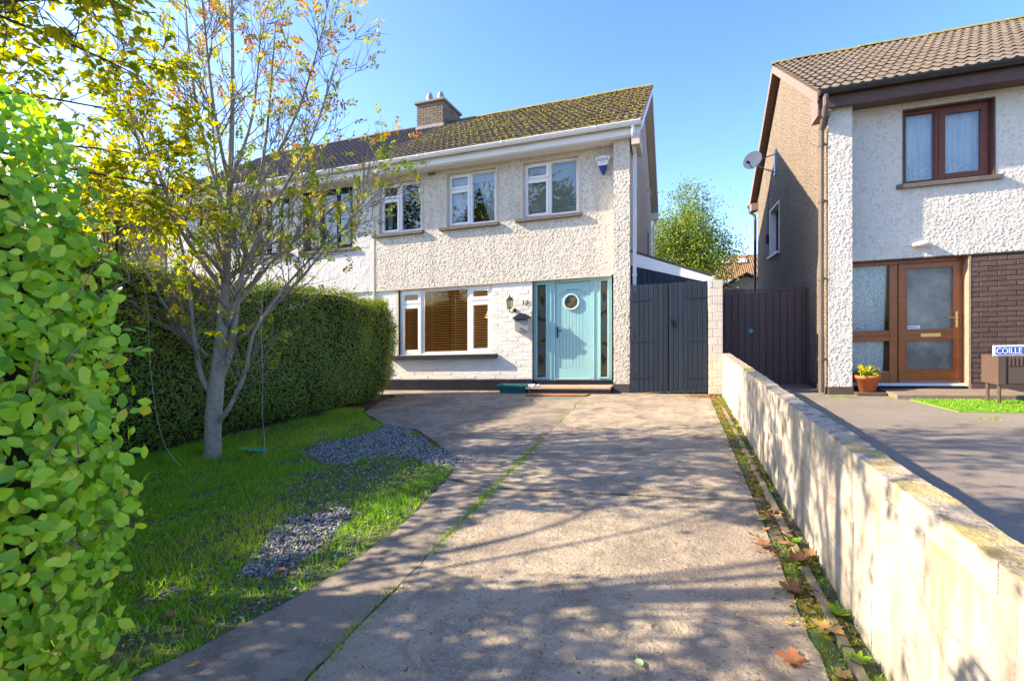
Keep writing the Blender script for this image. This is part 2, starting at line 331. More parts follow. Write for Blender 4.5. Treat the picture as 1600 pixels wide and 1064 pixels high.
m_leaf_birch = leafmat('birch_leaf', [(0, (.08, .15, .02)), (.5, (.16, .24, .03)), (1, (.30, .34, .04))], .35, .5)
m_leaf_far = leafmat('street_tree_leaf', [(0, (.04, .08, .012)), (.5, (.07, .13, .02)), (1, (.15, .17, .03))], .25, .5)
m_grass = leafmat('grass_blade', [(0, (.14, .36, .02)), (.45, (.27, .50, .03)), (.8, (.42, .58, .05)), (.95, (.52, .54, .10)), (1, (.17, .38, .02))], .45, .5)
m_turf = leafmat('artificial_turf', [(0, (.11, .26, .02)), (.5, (.18, .36, .03)), (1, (.26, .44, .05))], .2, .6)
m_weed = leafmat('weed_leaf', [(0, (.13, .3, .015)), (.6, (.24, .42, .02)), (1, (.40, .46, .03))], .4, .45)
m_dead = leafmat('dead_leaf', [(0, (.12, .055, .03)), (.3, (.22, .10, .045)), (.6, (.32, .17, .07)), (.85, (.42, .27, .11)), (1, (.2, .08, .03))], .25, .7)
m_dead_yel = leafmat('yellow_fallen_leaf', [(0, (.44, .29, .10)), (1, (.50, .34, .12))], .25, .7)
m_dead_red = leafmat('russet_fallen_leaf', [(0, (.30, .13, .06)), (1, (.34, .15, .07))], .2, .7)
m_dead_green = leafmat('pale_green_fallen_leaf', [(0, (.40, .50, .26)), (1, (.44, .52, .28))], .2, .6)
m_dead_lime = leafmat('lime_fallen_leaf', [(0, (.45, .50, .06)), (1, (.50, .52, .08))], .2, .6)
m_gravel = mat('grey_gravel', (.20, .20, .22), .8, (.33, .33, .355), 40., layers=[(18., .62, .7, (.06, .06, .07), .6), (24., .68, .74, (.40, .3, .22), .6)], bump=[(160., .003)])
m_gravel = leafmat('grey_gravel', [(0, (.06, .06, .064)), (.4, (.17, .17, .18)), (.75, (.31, .31, .325)), (.93, (.50, .50, .52)), (.97, (.30, .2, .15)), (1, (.1, .1, .11))], 0., .75)
m_gravel_bed = mat('gravel_bed', (.11, .105, .105), .95, (.17, .165, .165), 30., bump=[(60., .012)])
m_drive = mat('driveway_concrete', (.325, .270, .198), .9, (.395, .33, .245), .9,
    layers=[(2.3, .46, .60, (.185, .155, .12), .65), (7., .50, .62, (.175, .148, .115), .6), (.45, .5, .60, (.18, .152, .12), .5), (1.3, .60, .68, (.085, .076, .066), .6), (70., .58, .64, (.5, .45, .38), .55), (60., .60, .66, (.09, .08, .07), .7), (24., .64, .68, (.08, .066, .056), .8)],
    bump=[(110., .006), (38., .010), (8., .014), (1.5, .03)])
m_apron = mat('worn_concrete', (.225, .192, .152), .9, (.28, .24, .19), .7,
    layers=[(2., .48, .60, (.115, .103, .09), .65), (6., .52, .62, (.12, .108, .094), .6), (60., .58, .66, (.34, .31, .27), .5), (90., .6, .68, (.09, .08, .075), .6), (3., .62, .7, (.12, .12, .05), .35), (.5, .0025, .0, (.05, .045, .035), .7, 'edge')],
    bump=[(120., .003), (30., .005), (2., .02)])
m_drive_r = mat('grey_neighbour_concrete', (.215, .185, .152), .9, (.175, .152, .128), 1.1,
    layers=[(130., .56, .66, (.34, .31, .27), .55), (110., .58, .66, (.07, .065, .06), .6), (3., .6, .72, (.10, .09, .08), .5)], bump=[(120., .004), (30., .006), (3., .015)])
m_kerb = mat('mossy_kerb', (.26, .22, .17), .95, (.17, .16, .08), 7., bump=[(60., .006)])
m_ground = mat('bare_earth', (.09, .075, .055), .95, (.06, .06, .03), .8, layers=[(30., .5, .62, (.04, .032, .024), .6)], bump=[(12., .03), (50., .01)])
m_lawnsoil = mat('lawn_soil', (.075, .12, .025), .95, (.10, .09, .055), 1.6, layers=[(30., .52, .62, (.10, .085, .065), .6)], bump=[(14., .04), (50., .015)])
m_road = mat('road_asphalt', (.06, .06, .062), .9, (.08, .08, .08), 2., bump=[(120., .003)])
m_white = mat('white_enamel', (.80, .80, .80), .4)
m_blue = mat('sign_blue', (.025, .11, .42), .4, (.03, .09, .36), 9.)
m_alarm_navy = mat('alarm_navy', (.02, .025, .17), .35)
m_ink = mat('navy_ink', (.02, .03, .12), .6)
m_pink = mat('pink_ink', (.6, .2, .3), .6)
m_dish = mat('grey_dish', (.62, .59, .54), .5, (.56, .53, .48), 5.)
m_lampglass = mat('amber_glass', (.80, .60, .28), .25, spec=.6)
m_opal = mat('opal_cover', (.66, .60, .5), .35)
m_postgrey = mat('grey_steel_box', (.42, .43, .45), .35, (.36, .37, .39), (3., 3., 1.), metallic=.1, layers=[(9., .62, .74, (.6, .6, .6), .4)])
m_mat = mat('coir_mat', (.30, .15, .07), .95, (.24, .11, .05), 30., bump=[(160., .004)])
m_trough = mat('teal_plastic', (.012, .12, .12), .45, (.016, .14, .135), 5.)
m_boxbrown = mat('brown_metal_cabinet', (.105, .07, .055), .5, (.09, .06, .048), 5., layers=[(12., .68, .74, (.25, .2, .17), .5)])
m_string = mat('pale_string', (.45, .44, .40), .9)
m_net = mat('green_netting', (.02, .30, .17), .6)
m_meter = mat('grey_meter_plastic', (.46, .48, .5), .5)
m_leadline = mat('lead_came', (.02, .018, .015), .5)
m_obsc = mat('obscured_glass_dark', (.055, .06, .058), .12, (.10, .11, .105), 3., bump=[(90., .002)], spec=.6)
m_gold = mat('leaded_gold', (.17, .10, .02), .25, (.10, .06, .015), 30., spec=.6)
m_dkgreen = mat('leaded_brown', (.028, .022, .012), .25, spec=.6)
m_paving = m_road

# ------------------------------------------------------------------ ground, drives, lawn
def structure(name, mb, m, **k): return tag(mb.build(name, m, **k), kind='structure')
def ground_sheet():
    xs = [-600, -200, -60, -30, -15, -6, 0, 6, 15, 30, 60, 200, 600]; ys = [-600, -100, -30, -10, 0, 10, 20, 40, 80, 200, 700]
    V = [(x, y, -.07+K*max(-30, min(30, x))) for y in ys for x in xs]; n = len(xs)
    F = [(j*n+i, j*n+i+1, (j+1)*n+i+1, (j+1)*n+i) for j in range(len(ys)-1) for i in range(n-1)]
    o = link('ground', make_mesh('ground', V, F, m_ground), None, (0, 0, 0)); tag(o, kind='structure')
ground_sheet()
def jagged(poly, step=.12, amp=.012, seed=1):
    r = np.random.default_rng(seed); out = []
    for i in range(len(poly)):
        a, b = np.array(poly[i]), np.array(poly[(i+1) % len(poly)]); n = max(1, int(np.linalg.norm(b-a)/step)); t = b-a; nn = np.array([-t[1], t[0]])/max(np.linalg.norm(t), 1e-6)
        for k in range(n): out.append(tuple(a+t*k/n+nn*(r.normal()*amp if k else 0)))
    return out
def slab(parent, poly, m, z=0., th=.12, amp=.006, seed=1, step=.1):
    p = jagged(poly, step, amp, seed); a = sum(p[i][0]*p[(i+1) % len(p)][1]-p[(i+1) % len(p)][0]*p[i][1] for i in range(len(p)))
    if a < 0: p = p[::-1]
    mb = MB(); mb.prism([(x, y, z-th) for x, y in p], (0, 0, th)); return mb.build('concrete_slab', m, parent)
JX = lambda y: -1.36-.034*(y-1.5)
drive = link('driveway', None, None, sh((-1, 4, 0))); tag(drive, kind='structure')
G = .005
slab(drive, [(JX(-3)+G, -3), (.50, -3), (.52, 3.96), (JX(3.9)+G, 3.86)], m_drive, 0, .12, .005, 2)
slab(drive, [(JX(3.9)+G, 3.86+.03), (.52, 3.99), (.50, 9.02), (JX(9)+G, 9.04)], m_drive, 0.004, .12, .005, 3)
slab(drive, [(-2.6, -3), (JX(-3)-G, -3), (JX(3.8)-G, 3.85), (-1.95, 4.02), (-1.82, 3.3), (-1.78, 2.9), (-1.83, 2.1), (-1.95, 1.65), (-2.1, 1.3), (-2.5, .6)], m_apron, 0., .12, .008, 4)
slab(drive, [(JX(3.87)-G, 3.87), (JX(9.04)-G, 9.04), (-5.4, 9.1), (-5.35, 8.2), (-4.9, 7.05), (-4.0, 6.24), (-3.26, 5.92), (-2.5, 5.07), (-2.09, 4.65), (-1.95, 4.05)], m_apron, 0.002, .12, .010, 5)
slab(drive, [(-6.6, 9.07), (-1.6, 9.065), (-1.6, 9.83), (-6.6, 9.83)], m_apron, 0.0, .12, .004, 6)
slab(drive, [(-1.58, 9.06), (.50, 9.045), (.50, 9.83), (-1.58, 9.83)], m_drive, 0.003, .12, .004, 7)
mb = MB(); mb.prism([(x, y, -.12) for x, y in [(.82, -4), (9, -4), (9, 9.9), (2.4, 9.9), (2.4, 11.5), (.82, 11.5)]], (0, 0, .115)); nd = structure('neighbour_driveway', mb, m_drive_r)
mb = MB(); mb.box(-2.4, .6, -3, 9.2, -.11, -.009); structure('joint_soil', mb, m_lawnsoil)
LAWN = [(-2.2, 1.0), (-1.96, 1.62), (-1.86, 2.0), (-1.81, 2.5), (-1.8, 2.95), (-1.9, 3.6), (-2.0, 4.1), (-2.13, 4.6), (-2.55, 5.05), (-3.3, 5.9), (-4.0, 6.2), (-4.9, 7.0), (-5.3, 7.6), (-6.2, 7.6), (-6.2, .2), (-3, .2)]
mb = MB(); mb.prism([(x, y, -.1) for x, y in LAWN[::-1]][::-1], (0, 0, .082)); structure('lawn_soil', mb, m_lawnsoil)
mb = MB(); mb.prism([(x, y, -.1) for x, y in [(.49, -3), (.73, -3), (.73, 9.5), (.49, 9.5)]], (0, 0, .085)); structure('verge_soil', mb, m_lawnsoil)
mb = MB()
for i in range(9):
    y0 = 1.6+i*.72; mb.box(.615+rng.normal()*.004, .655, y0, y0+.70, -.08, .012+rng.normal()*.004)
structure('kerb', mb, m_kerb, bevel=.006)
mb = MB(); mb.box(-60, 60, -12, -5.5, -.5, -.09); structure('road', mb, m_road)

# ------------------------------------------------------------------ bricks and tiles: shared meshes
def brick_mesh(name, L, H, D, m, ch=.004, seed=0):
    r = np.random.default_rng(seed); mb = MB()
    j = lambda: r.normal()*.0012
    b = [(0, 0, 0), (L, 0, 0), (L, 0, H), (0, 0, H)]; f = [(ch+j(), -D+j(), ch+j()), (L-ch+j(), -D+j(), ch+j()), (L-ch+j(), -D+j(), H-ch+j()), (ch+j(), -D+j(), H-ch+j())]
    s_ = [(x, -D+ch, z) for x, _, z in b]
    mb.add(b+s_+f, [(8, 9, 10, 11)]+[(i, (i+1) % 4, 4+(i+1) % 4, 4+i) for i in range(4)]+[(4+i, 4+(i+1) % 4, 8+(i+1) % 4, 8+i) for i in range(4)])
    return mb
def lay_bricks(parent, m, x0, x1, z0, z1, Y, holes=(), L=.215, H=.065, J=.010, D=.012, axis='x', seed=0, name='brick', limit=None):
    """courses of stretcher bricks whose faces stand proud of the mortar plane Y; axis y turns the wall to face +X"""
    r = np.random.default_rng(seed); cache = {}; row = 0; z = z0+J/2; cnt = 0
    while z+H*.5 < z1:
        h = min(H, z1-z-.002); x = x0-(row % 2)*(L+J)/2
        while x < x1:
            a, b = max(x, x0+.002), min(x+L, x1-.002); segs = [(a, b)]
            for hx0, hx1, hz0, hz1 in holes:
                if z+h > hz0+.004 and z < hz1-.004:
                    ns = []
                    for p, q in segs:
                        if q <= hx0 or p >= hx1: ns.append((p, q)); continue
                        if p < hx0: ns.append((p, hx0-.003))
                        if q > hx1: ns.append((hx1+.003, q))
                    segs = ns
            for p, q in segs:
                if q-p < .03: continue
                k = (round(q-p, 2), round(h, 3), int(r.integers(3)))
                if k not in cache:
                    bm_ = brick_mesh(name, k[0], h, D, m, seed=hash(k) % 999)
                    if axis == 'y': bm_.v = [(-v[1], v[0], v[2]) for v in bm_.v]
                    cache[k] = local_mesh(name, bm_, m)
                off = r.normal()*.0012
                link(name, cache[k], parent, sh((p, Y+off, z)) if axis == 'x' else sh((Y+off, p, z))); cnt += 1
            x += L+J
        z += H+J; row += 1
    return cnt
TILE_W, TILE_E = .30, .372
def tile_mesh(m, pitch, seed, W=TILE_W, L=.43):
    r = np.random.default_rng(seed); n = 13; mb = MB(); c, s_ = math.cos(pitch), math.sin(pitch)
    def P(x, s, h): return (x, s*c-h*s_, s*s_+h*c)
    us = np.linspace(0, 1, n); prof = [.030*max(0., math.sin(2*math.pi*(2*u)+.6))**.8 for u in us]
    a = r.normal()*.003; t = .022
    fb = [P(u*W, a, .030-t+p+.004) for u, p in zip(us, prof)]; ft = [P(u*W, a, .032+p) for u, p in zip(us, prof)]; bt = [P(u*W, L, .004+p) for u, p in zip(us, prof)]
    mb.add(fb+ft+bt, [(i, i+1, n+i+1, n+i) for i in range(n-1)]+[(n+i, n+i+1, 2*n+i+1, 2*n+i) for i in range(n-1)]); return mb
def tile_roof(roof, m, x0, x1, Ye, Ze, Yr, Zr, seed=0, mossy=None):
    pitch = math.atan2(Zr-Ze, Yr-Ye); Ls = math.hypot(Zr-Ze, Yr-Ye); rows = int(round(Ls/TILE_E)); e = Ls/rows; ncol = int(round((x1-x0)/TILE_W)); w = (x1-x0)/ncol
    meshes = [local_mesh('roof_tile', tile_mesh(m, pitch, 50+k, w, e*1.14), m, False) for k in range(5)]; r = np.random.default_rng(seed)
    c, s_ = math.cos(pitch), math.sin(pitch)
    for j in range(rows):
        for i in range(ncol):
            s = j*e+r.normal()*.004; h = r.normal()*.0015
            link('roof_tile', meshes[int(r.integers(5))], roof, sh((x0+i*w, Ye+s*c-h*s_, Ze+s*s_+h*c)))
    return pitch, w, e, rows, ncol

# ------------------------------------------------------------------ windows
def field_panel(parent, name, m, x0, x1, z0, z1, Y, holes=(), step=.0115, amp=.0028, seed=0, face=-1):
    """roughcast: a displaced sheet in the plane Y with rectangular openings"""
    def lines(a, b, cuts):
        L = np.linspace(a, b, int((b-a)/step)+1); cuts = [c for c in cuts if a < c < b]
        for c in cuts: L = L[np.abs(L-c) > step*.45]
        return np.unique(np.concatenate([L, cuts]))
    xs = lines(x0, x1, [h[i] for h in holes for i in (0, 1)]); zs = lines(z0, z1, [h[i] for h in holes for i in (2, 3)])
    nx, nz = len(xs), len(zs); r = np.random.default_rng(seed)
    d = amp*(.95*fft_noise(nx, nz, .5, r)+.12*fft_noise(nx, nz, 1.6, r)); d = np.maximum(d, -amp*.8)
    X, Z = np.meshgrid(xs, zs, indexing='ij'); V = np.stack([X, Y+face*(d+amp), Z], -1).reshape(-1, 3)
    i, j = np.meshgrid(np.arange(nx-1), np.arange(nz-1), indexing='ij'); cx = (xs[:-1]+xs[1:])/2; cz = (zs[:-1]+zs[1:])/2
    keep = np.ones((nx-1, nz-1), bool)
    for h in holes: keep &= ~((cx[:, None] > h[0]) & (cx[:, None] < h[1]) & (cz[None, :] > h[2]) & (cz[None, :] < h[3]))
    i, j = i[keep], j[keep]; F = np.stack([i*nz+j, (i+1)*nz+j, (i+1)*nz+j+1, i*nz+j+1], -1)
    return np_obj(name, V, F, m, parent)
def ring(mb, x0, x1, z0, z1, w, ya, yb, m=0):
    mb.box(x0, x0+w, ya, yb, z0, z1, m); mb.box(x1-w, x1, ya, yb, z0, z1, m)
    mb.box(x0+w, x1-w, ya, yb, z0, z0+w, m); mb.box(x0+w, x1-w, ya, yb, z1-w, z1, m)
def window(house, x0, x1, z0, z1, Y, mul, cells, fm, gm, sill=None, sill_m=None, fw=.045, sw=.05, band=None, wname='window'):
    """Y is the front of the frame; cells: (xa, xb, za, zb, opening sash?)"""
    mb = MB(); ring(mb, x0, x1, z0, z1, fw, Y, Y+.07)
    for a in mul: mb.box(*a[:2], Y+.001, Y+.069, *a[2:])
    for xa, xb, za, zb, op in cells:
        if op: ring(mb, xa-.014, xb+.014, za-.014, zb+.014, sw, Y-.016, Y+.05)
        else: ring(mb, xa-.002, xb+.002, za-.002, zb+.002, .014, Y+.012, Y+.05)
    w = mb.build(wname, fm, house, bevel=.004)
    for xa, xb, za, zb, op in cells:
        i = sw-.016 if op else .010; y = Y+.022 if op else Y+.034
        MB().quad((xa+i, y, za+i), (xb-i, y, za+i), (xb-i, y, zb-i), (xa+i, y, zb-i)).build('pane', gm, w)
    if sill: MB().box(*sill).build('sill', sill_m, w, bevel=.006)
    return w
def room(house, x0, x1, y0, y1, z0, z1, m, name='room_lining'):
    mb = MB(); A = lambda *p: mb.quad(*p)
    A((x0, y1, z0), (x1, y1, z0), (x1, y1, z1), (x0, y1, z1)); A((x0, y0, z0), (x0, y1, z0), (x0, y1, z1), (x0, y0, z1)); A((x1, y0, z0), (x1, y1, z0), (x1, y1, z1), (x1, y0, z1))
    A((x0, y0, z0), (x1, y0, z0), (x1, y1, z0), (x0, y1, z0)); A((x0, y0, z1), (x1, y0, z1), (x1, y1, z1), (x0, y1, z1))
    return mb.build(name, m, house)
def reveal(mb, x0, x1, z0, z1, y0, y1, bw=.05, proud=.012):
    """smooth band round an opening plus its lining, y0 wall face, y1 frame"""
    yf = y0-proud
    for a in ((x0-bw, x0, z0, z1+bw), (x1, x1+bw, z0, z1+bw), (x0, x1, z1, z1+bw)): mb.box(a[0], a[1], yf, y1, a[2], a[3])
def slats(mb, x0, x1, z0, z1, Y, pitch=.05, depth=.045, tilt=35, th=.003):
    c, s_ = math.cos(R_(tilt))*depth/2, math.sin(R_(tilt))*depth/2; z = z0+.02
    while z < z1: mb.add([(x0, Y-c, z+s_), (x1, Y-c, z+s_), (x1, Y+c, z-s_), (x0, Y+c, z-s_), (x0, Y-c, z+s_+th), (x1, Y-c, z+s_+th), (x1, Y+c, z-s_+th), (x0, Y+c, z-s_+th)], [(0, 1, 2, 3), (7, 6, 5, 4), (0, 4, 5, 1), (3, 2, 6, 7)]); z += pitch
def drape(mb, edge_l, edge_r, Y, amp=.03, waves=9, nz=24, nx=60):
    """cloth between two side curves given as functions of t (0 top, 1 bottom)"""
    P = []
    for j in range(nz+1):
        t = j/nz; (xl, z), (xr, _) = edge_l(t), edge_r(t); row = []
        for i in range(nx+1):
            u = i/nx; row.append((xl+(xr-xl)*u, Y+amp*math.sin(2*math.pi*waves*u+.6*math.sin(3*t))*(.5+.5*t), z))
        P.append(row)
    mb.grid(P)
def text_mb(body, size, depth=.002):
    cu = bpy.data.curves.new('lettering', 'FONT'); cu.body = body; cu.size = size; cu.extrude = depth; cu.resolution_u = 3
    ob = bpy.data.objects.new('lettering', cu); col.objects.link(ob); bpy.context.view_layer.update()
    me = bpy.data.meshes.new_from_object(ob.evaluated_get(bpy.context.evaluated_depsgraph_get()))
    V = [v.co.copy() for v in me.vertices]; F = [tuple(p.vertices) for p in me.polygons]
    bpy.data.objects.remove(ob); bpy.data.curves.remove(cu); bpy.data.meshes.remove(me); return V, F
def put_text(mb, body, size, x, y, z, width=None, bold=0., m=0, depth=.002):
    V, F = text_mb(body, size, depth); a = min(v.x for v in V); b = max(v.x for v in V); k = (width/(b-a)) if width else 1
    mb.add([(x+(v.x-a)*k, y-v.z, z+v.y) for v in V], F, m)

# ------------------------------------------------------------------ houses
YF, YU, YP = 9.85, 9.82, 9.58              # ground-floor face, upper-floor face, end pier face
YE, ZE, YR, ZR, YB = 9.42, 5.0, 13.6, 7.46, 17.78
ZS = 4.76                                  # soffit
def roof_z(y): return ZE+(ZR-ZE)*(y-YE)/(YR-YE) if y < YR else ZR-(ZR-ZE)*(y-YR)/(YB-YR)
def gable(mb, x, d, cuts=(), hole=None, y0=9.4, y1=17.4):
    """gable wall in the plane x, d = inward thickness; hole = (y0,y1,z0,z1)"""
    ys = sorted({y0, YR, y1}|set(hole[:2] if hole else ()))
    for a, b in zip(ys[:-1], ys[1:]):
        ta, tb = roof_z(a)-.12, roof_z(b)-.12
        if hole and a >= hole[0]-1e-6 and b <= hole[1]+1e-6:
            mb.prism([(x, a, 0), (x, b, 0), (x, b, hole[2]), (x, a, hole[2])], (d, 0, 0)); mb.prism([(x, a, hole[3]), (x, b, hole[3]), (x, b, tb), (x, a, ta)], (d, 0, 0))
        else: mb.prism([(x, a, 0), (x, b, 0), (x, b, tb), (x, a, ta)], (d, 0, 0))
def roof_deck(mb, x0, x1):
    for ya, yb in ((YE+.02, YR), (YR, YB)):
        za, zb = roof_z(ya)-.03, roof_z(yb)-.03
        mb.prism([(x0, ya, za), (x1, ya, za), (x1, yb, zb), (x0, yb, zb)], (0, 0, -.06))
def ridge_tiles(roof, x0, x1, m):
    n = int((x1-x0)/.45); w = (x1-x0)/n; mb = MB(); P = []
    for a in (0, w*.985):
        P.append([(a, -.15+.30*k/6, .075*math.sin(math.pi*(k+.0)/6)**.7-.02*abs(k-3)/3) for k in range(7)])
    mb.grid(P); mb.grid([[(0, p[1], p[2]) for p in P[0]], [(0, p[1], p[2]-.03) for p in P[0]]]); me = local_mesh('ridge_tile', mb, m)
    for i in range(n): link('ridge_tile', me, roof, sh((x0+i*w, YR, ZR+.005+rng.normal()*.006)))
def gutter(house, x0, x1, m, name='gutter', joints=True):
    mb = MB(); prof = []
    y0, zt = YE-.06, 4.985; r = .058
    for k in range(9):
        t = math.pi*k/8; prof.append((y0-r*math.cos(t), zt-r*1.5*math.sin(t)*.95))
    outer = [(x0, a, b) for a, b in prof]; mb.grid([[(x, a, b) for a, b in prof] for x in (x0, x1)])
    mb.grid([[(x, a*.0+y0+(a-y0)*.88, b+.006) for a, b in prof] for x in (x0, x1)][::-1])
    mb.box(x0, x1, y0-r-.006, y0-r+.006, zt-.012, zt+.006)
    for x in (x0, x1): mb.add([(x, a, b) for a, b in prof], [tuple(range(9))])
    if joints:
        x = x0+1.4
        while x < x1-.2:
            mb.grid([[(x+dx, y0+(a-y0)*1.06, zt+(b-zt)*1.06) for a, b in prof] for dx in (0, .05)]); mb.box(x, x+.05, y0-r-.010, y0-r, zt-.03, zt+.010); x += 1.85
    return mb.build(name, m, house)

# ---- the house with the duck-egg door
GROUP_H = 'pebbledashed houses along the street'
HX0, HX1 = -6.60, -.865
house = thing('semi_detached_house', 'cream roughcast semi-detached house with duck egg blue front door and mossy roof', 'house', ((HX0+HX1)/2, YF, 0), GROUP_H)
W1 = (-6.435, -5.375, 3.52, 4.64); W2 = (-4.747, -3.623, 3.52, 4.66); W3 = (-3.027, -1.877, 3.53, 4.655)
holes = [(w[0]-.05, w[1]+.05, w[2]-.0, w[3]+.05) for w in (W1, W2, W3)]
wall = field_panel(house, 'upper_wall', m_dash, HX0+.04, -1.165, 2.255, ZS, YU, holes, seed=11)
mb = MB(); mb.box(HX0, HX0+.04, YU-.014, YU+.2, .0, ZS)                      # smooth edge strip at the party line
mb.box(HX0+.04, -1.242, YU-.004, YU+.16, 2.235, 2.255)                      # drip edge over the ground floor
for w in (W1, W2, W3): reveal(mb, *w, YU, YU+.08)
mb.build('render_trim', m_band, house)
pier = field_panel(house, 'end_pier', m_dash, -1.165, HX1, .17, ZS, YP, seed=12, step=.0115)
mb = MB(); mb.box(-1.165, HX1, YP+.004, YP+.5, .0, ZS); mb.build('pier_core', m_dash, house)
MB().box(-1.17, HX1+.006, YP-.022, YP+.48, -.02, .17).build('pier_plinth', m_navy_rough, house)
mb = MB(); gable(mb, HX1, -.22, y0=YP+.5); mb.build('gable_wall', m_gable_cream, house)
# ground floor brickwork
GW = (-5.958, -3.716, .775, 2.225); DF = (-2.835, -1.242, .205, 2.235)
bw = MB()
for a in ((HX0+.03, GW[0], .235, 2.235), (GW[0], GW[1], .235, GW[2]), (GW[1], DF[0], .235, 2.235)): bw.box(a[0], a[1], YF, YF+.10, a[2], a[3])
bwall = bw.build('brick_wall', m_mortar_white, house)
for a in ((HX0+.04, GW[0]-.07), (GW[1]+.02, DF[0]-.02)): lay_bricks(bwall, m_brick_white, a[0], a[1], .62, 2.23, YF, seed=3, D=.0024, H=.070)
lay_bricks(bwall, m_brick_white, HX0+.04, DF[0]-.02, .236, .62, YF, seed=4, D=.0024, H=.070)
mb = MB(); mb.box(GW[0]-.07, GW[0], YF-.010, YF+.1, .72, 2.235); mb.box(DF[0]-.02, DF[0], YF-.012, YF+.1, .21, 2.235); mb.build('render_jamb', m_band, house)
mb = MB(); mb.prism([(HX0, YF-.035, -.02), (HX0, YF-.035, .215), (HX0, YF, .236), (HX0, YF+.1, .236), (HX0, YF+.1, -.02)], (DF[0]-HX0+.01, 0, 0)); mb.box(DF[0]+.01, -1.165, YF+.0, YF+.3, -.02, .2); mb.build('plinth', m_navy, house)
# eaves
MB().box(HX0, HX1+.2, YE+.02, YE+.045, 4.78, 4.985).build('fascia', m_gut, house)
MB().box(HX0, HX1+.2, YE+.045, YF+.02, ZS, ZS+.02).build('soffit', m_white_board, house)
gutter(house, HX0, HX1+.215, m_gut)
mb = MB(); mb.box(HX1+.045, HX1+.19, YE-.02, YP+.62, 4.58, 4.77); mb.build('eaves_box', m_soffit, house)
# downpipe: hopper bend and square pipe down the corner
px = HX1+.075
mb = MB(); mb.tube([(px, YE-.05, 4.93), (px, YE-.05, 4.8), (px, YE+.10, 4.62), (px, YP+.19, 4.5)], .036, 8); mb.box(px-.034, px+.034, YP+.16, YP+.228, .05, 4.52)
for z in (.6, 2.2, 3.9): mb.box(px-.045, px+.045, YP+.15, YP+.24, z, z+.04)
mb.build('downpipe', m_gut, house)
# roof
roofm = MB(); roof_deck(roofm, HX0, HX1+.225); roof = roofm.build('roof', m_roof_moss, house)
pitch, tw, te, nrow, ncol = tile_roof(roof, m_roof_moss, HX0, HX1+.235, YE-.03, ZE-.01, YR-.03, ZR-.01, 1)
ridge_tiles(roof, HX0, HX1+.235, m_ridge_moss)
mb = MB()
vx = HX1+.205
for ya, yb in ((YE-.0, YR), (YR, YB)):
    mb.prism([(vx, ya, roof_z(ya)-.17), (vx, yb, roof_z(yb)-.17), (vx, yb, roof_z(yb)-.015), (vx, ya, roof_z(ya)-.015)], (.022, 0, 0))
mb.build('bargeboard', m_upvc, house)
mb = MB()
for ya, yb in ((YE+.2, YR), (YR, YB)):
    n = 5
    for i in range(n):
        a = ya+(yb-ya)*i/n; b = ya+(yb-ya)*(i+1)/n-.012
        mb.prism([(HX1+.01, a, roof_z(a)-.15), (vx, a, roof_z(a)-.15), (vx, b, roof_z(b)-.15), (HX1+.01, b, roof_z(b)-.15)], (0, 0, .02))
mb.build('verge_soffit', m_soffit, house)
mb = MB(); mb.box(HX1+.0, vx+.02, YB-.42, YB-.05, 4.72, 4.93); mb.tube([(HX1+.12, YB+.0, 4.93), (HX1+.12, YB-.05, 4.7), (HX1+.06, YB-.3, 4.5), (HX1+.06, YB-.3, 0)], .035, 8); mb.build('rear_eaves_box', m_gut, house)
MB().tube([(HX1, 13.9, 4.72), (HX1+.06, 13.9, 4.86), (HX1+.14, 13.9, 4.84), (HX1+.17, 13.9, 4.70)], .012, 6).build('wall_hook', m_brass, house)
mb = MB(); mb.box(HX1-.0, HX1+.012, 15.2, 15.8, 2.7, 4.0); mb.build('side_window', m_sill, house)
# chimney
ch = MB(); ch.box(-7.30, -6.45, 13.08, 14.25, 6.6, 7.93); chim = ch.build('chimney', m_mortar_gr, house)
lay_bricks(chim, m_chim, -7.30, -6.45, 7.28, 7.92, 13.08, seed=8, D=.008); lay_bricks(chim, m_chim, 13.08, 14.25, 7.28, 7.92, -6.45, seed=9, D=.008, axis='y')
MB().box(-7.36, -6.39, 13.02, 14.31, 7.93, 8.0).build('chimney_cap', m_mortar_gr, chim, bevel=.01)
MB().box(-7.325, -6.425, 13.05, 14.27, 6.95, 7.28).build('flashing', m_lead, chim)
for cy, cx in ((13.35, -7.02), (13.4, -6.68)):
    mb = MB(); mb.lathe((cx, cy, 8.0), [(.12, 0), (.11, .1), (.09, .12), (.10, .2), (.075, .3), (.03, .36), (.005, .38)], 12); mb.build('chimney_pot', m_lead, chim, smooth=True)
# moss cushions on the tiles
cth, sth = math.cos(pitch), math.sin(pitch)
def moss_cushions(roof, x0, x1, n, seed, weight):
    r = np.random.default_rng(seed); X = r.uniform(x0, x1, n); S = r.integers(0, nrow, n)*te+r.exponential(.05, n)+.0; k = weight(X, S, r); X, S = X[k], S[k]; n = len(X)
    P = np.stack([X, YE-.03+S*cth-.045*sth, ZE-.01+S*sth+.045*cth], -1)
    T = [(1, 0, 0), (.3, .95, 0), (-.8, .6, 0), (-.8, -.6, 0), (.3, -.95, 0), (.4, .2, .6), (-.4, 0, .55)]; F = [(0, 1, 5), (1, 2, 6), (1, 6, 5), (2, 3, 6), (3, 4, 6), (4, 5, 6), (4, 0, 5)]
    nrm = unit(np.array([0, -sth, cth])[None]+.2*r.standard_normal((n, 3))); Rm = frames(nrm, rand_unit(n, r)); sz = r.uniform(.010, .034, n)
    V, F = scatter(T, F, P, Rm, sz); np_obj('moss', V, F, m_moss, roof, np.repeat(r.random(n), 7), True, 'stuff')
moss_cushions(roof, -6.3, HX1+.2, 5000, 5, lambda X, S, r: (vnoise(np.stack([X, S], -1), .9, 3)*.95-.12+.38*S/4.8+.26*(X+6.3)/5.5-.25*np.exp(-(X+6.3)) > r.random(len(X))))
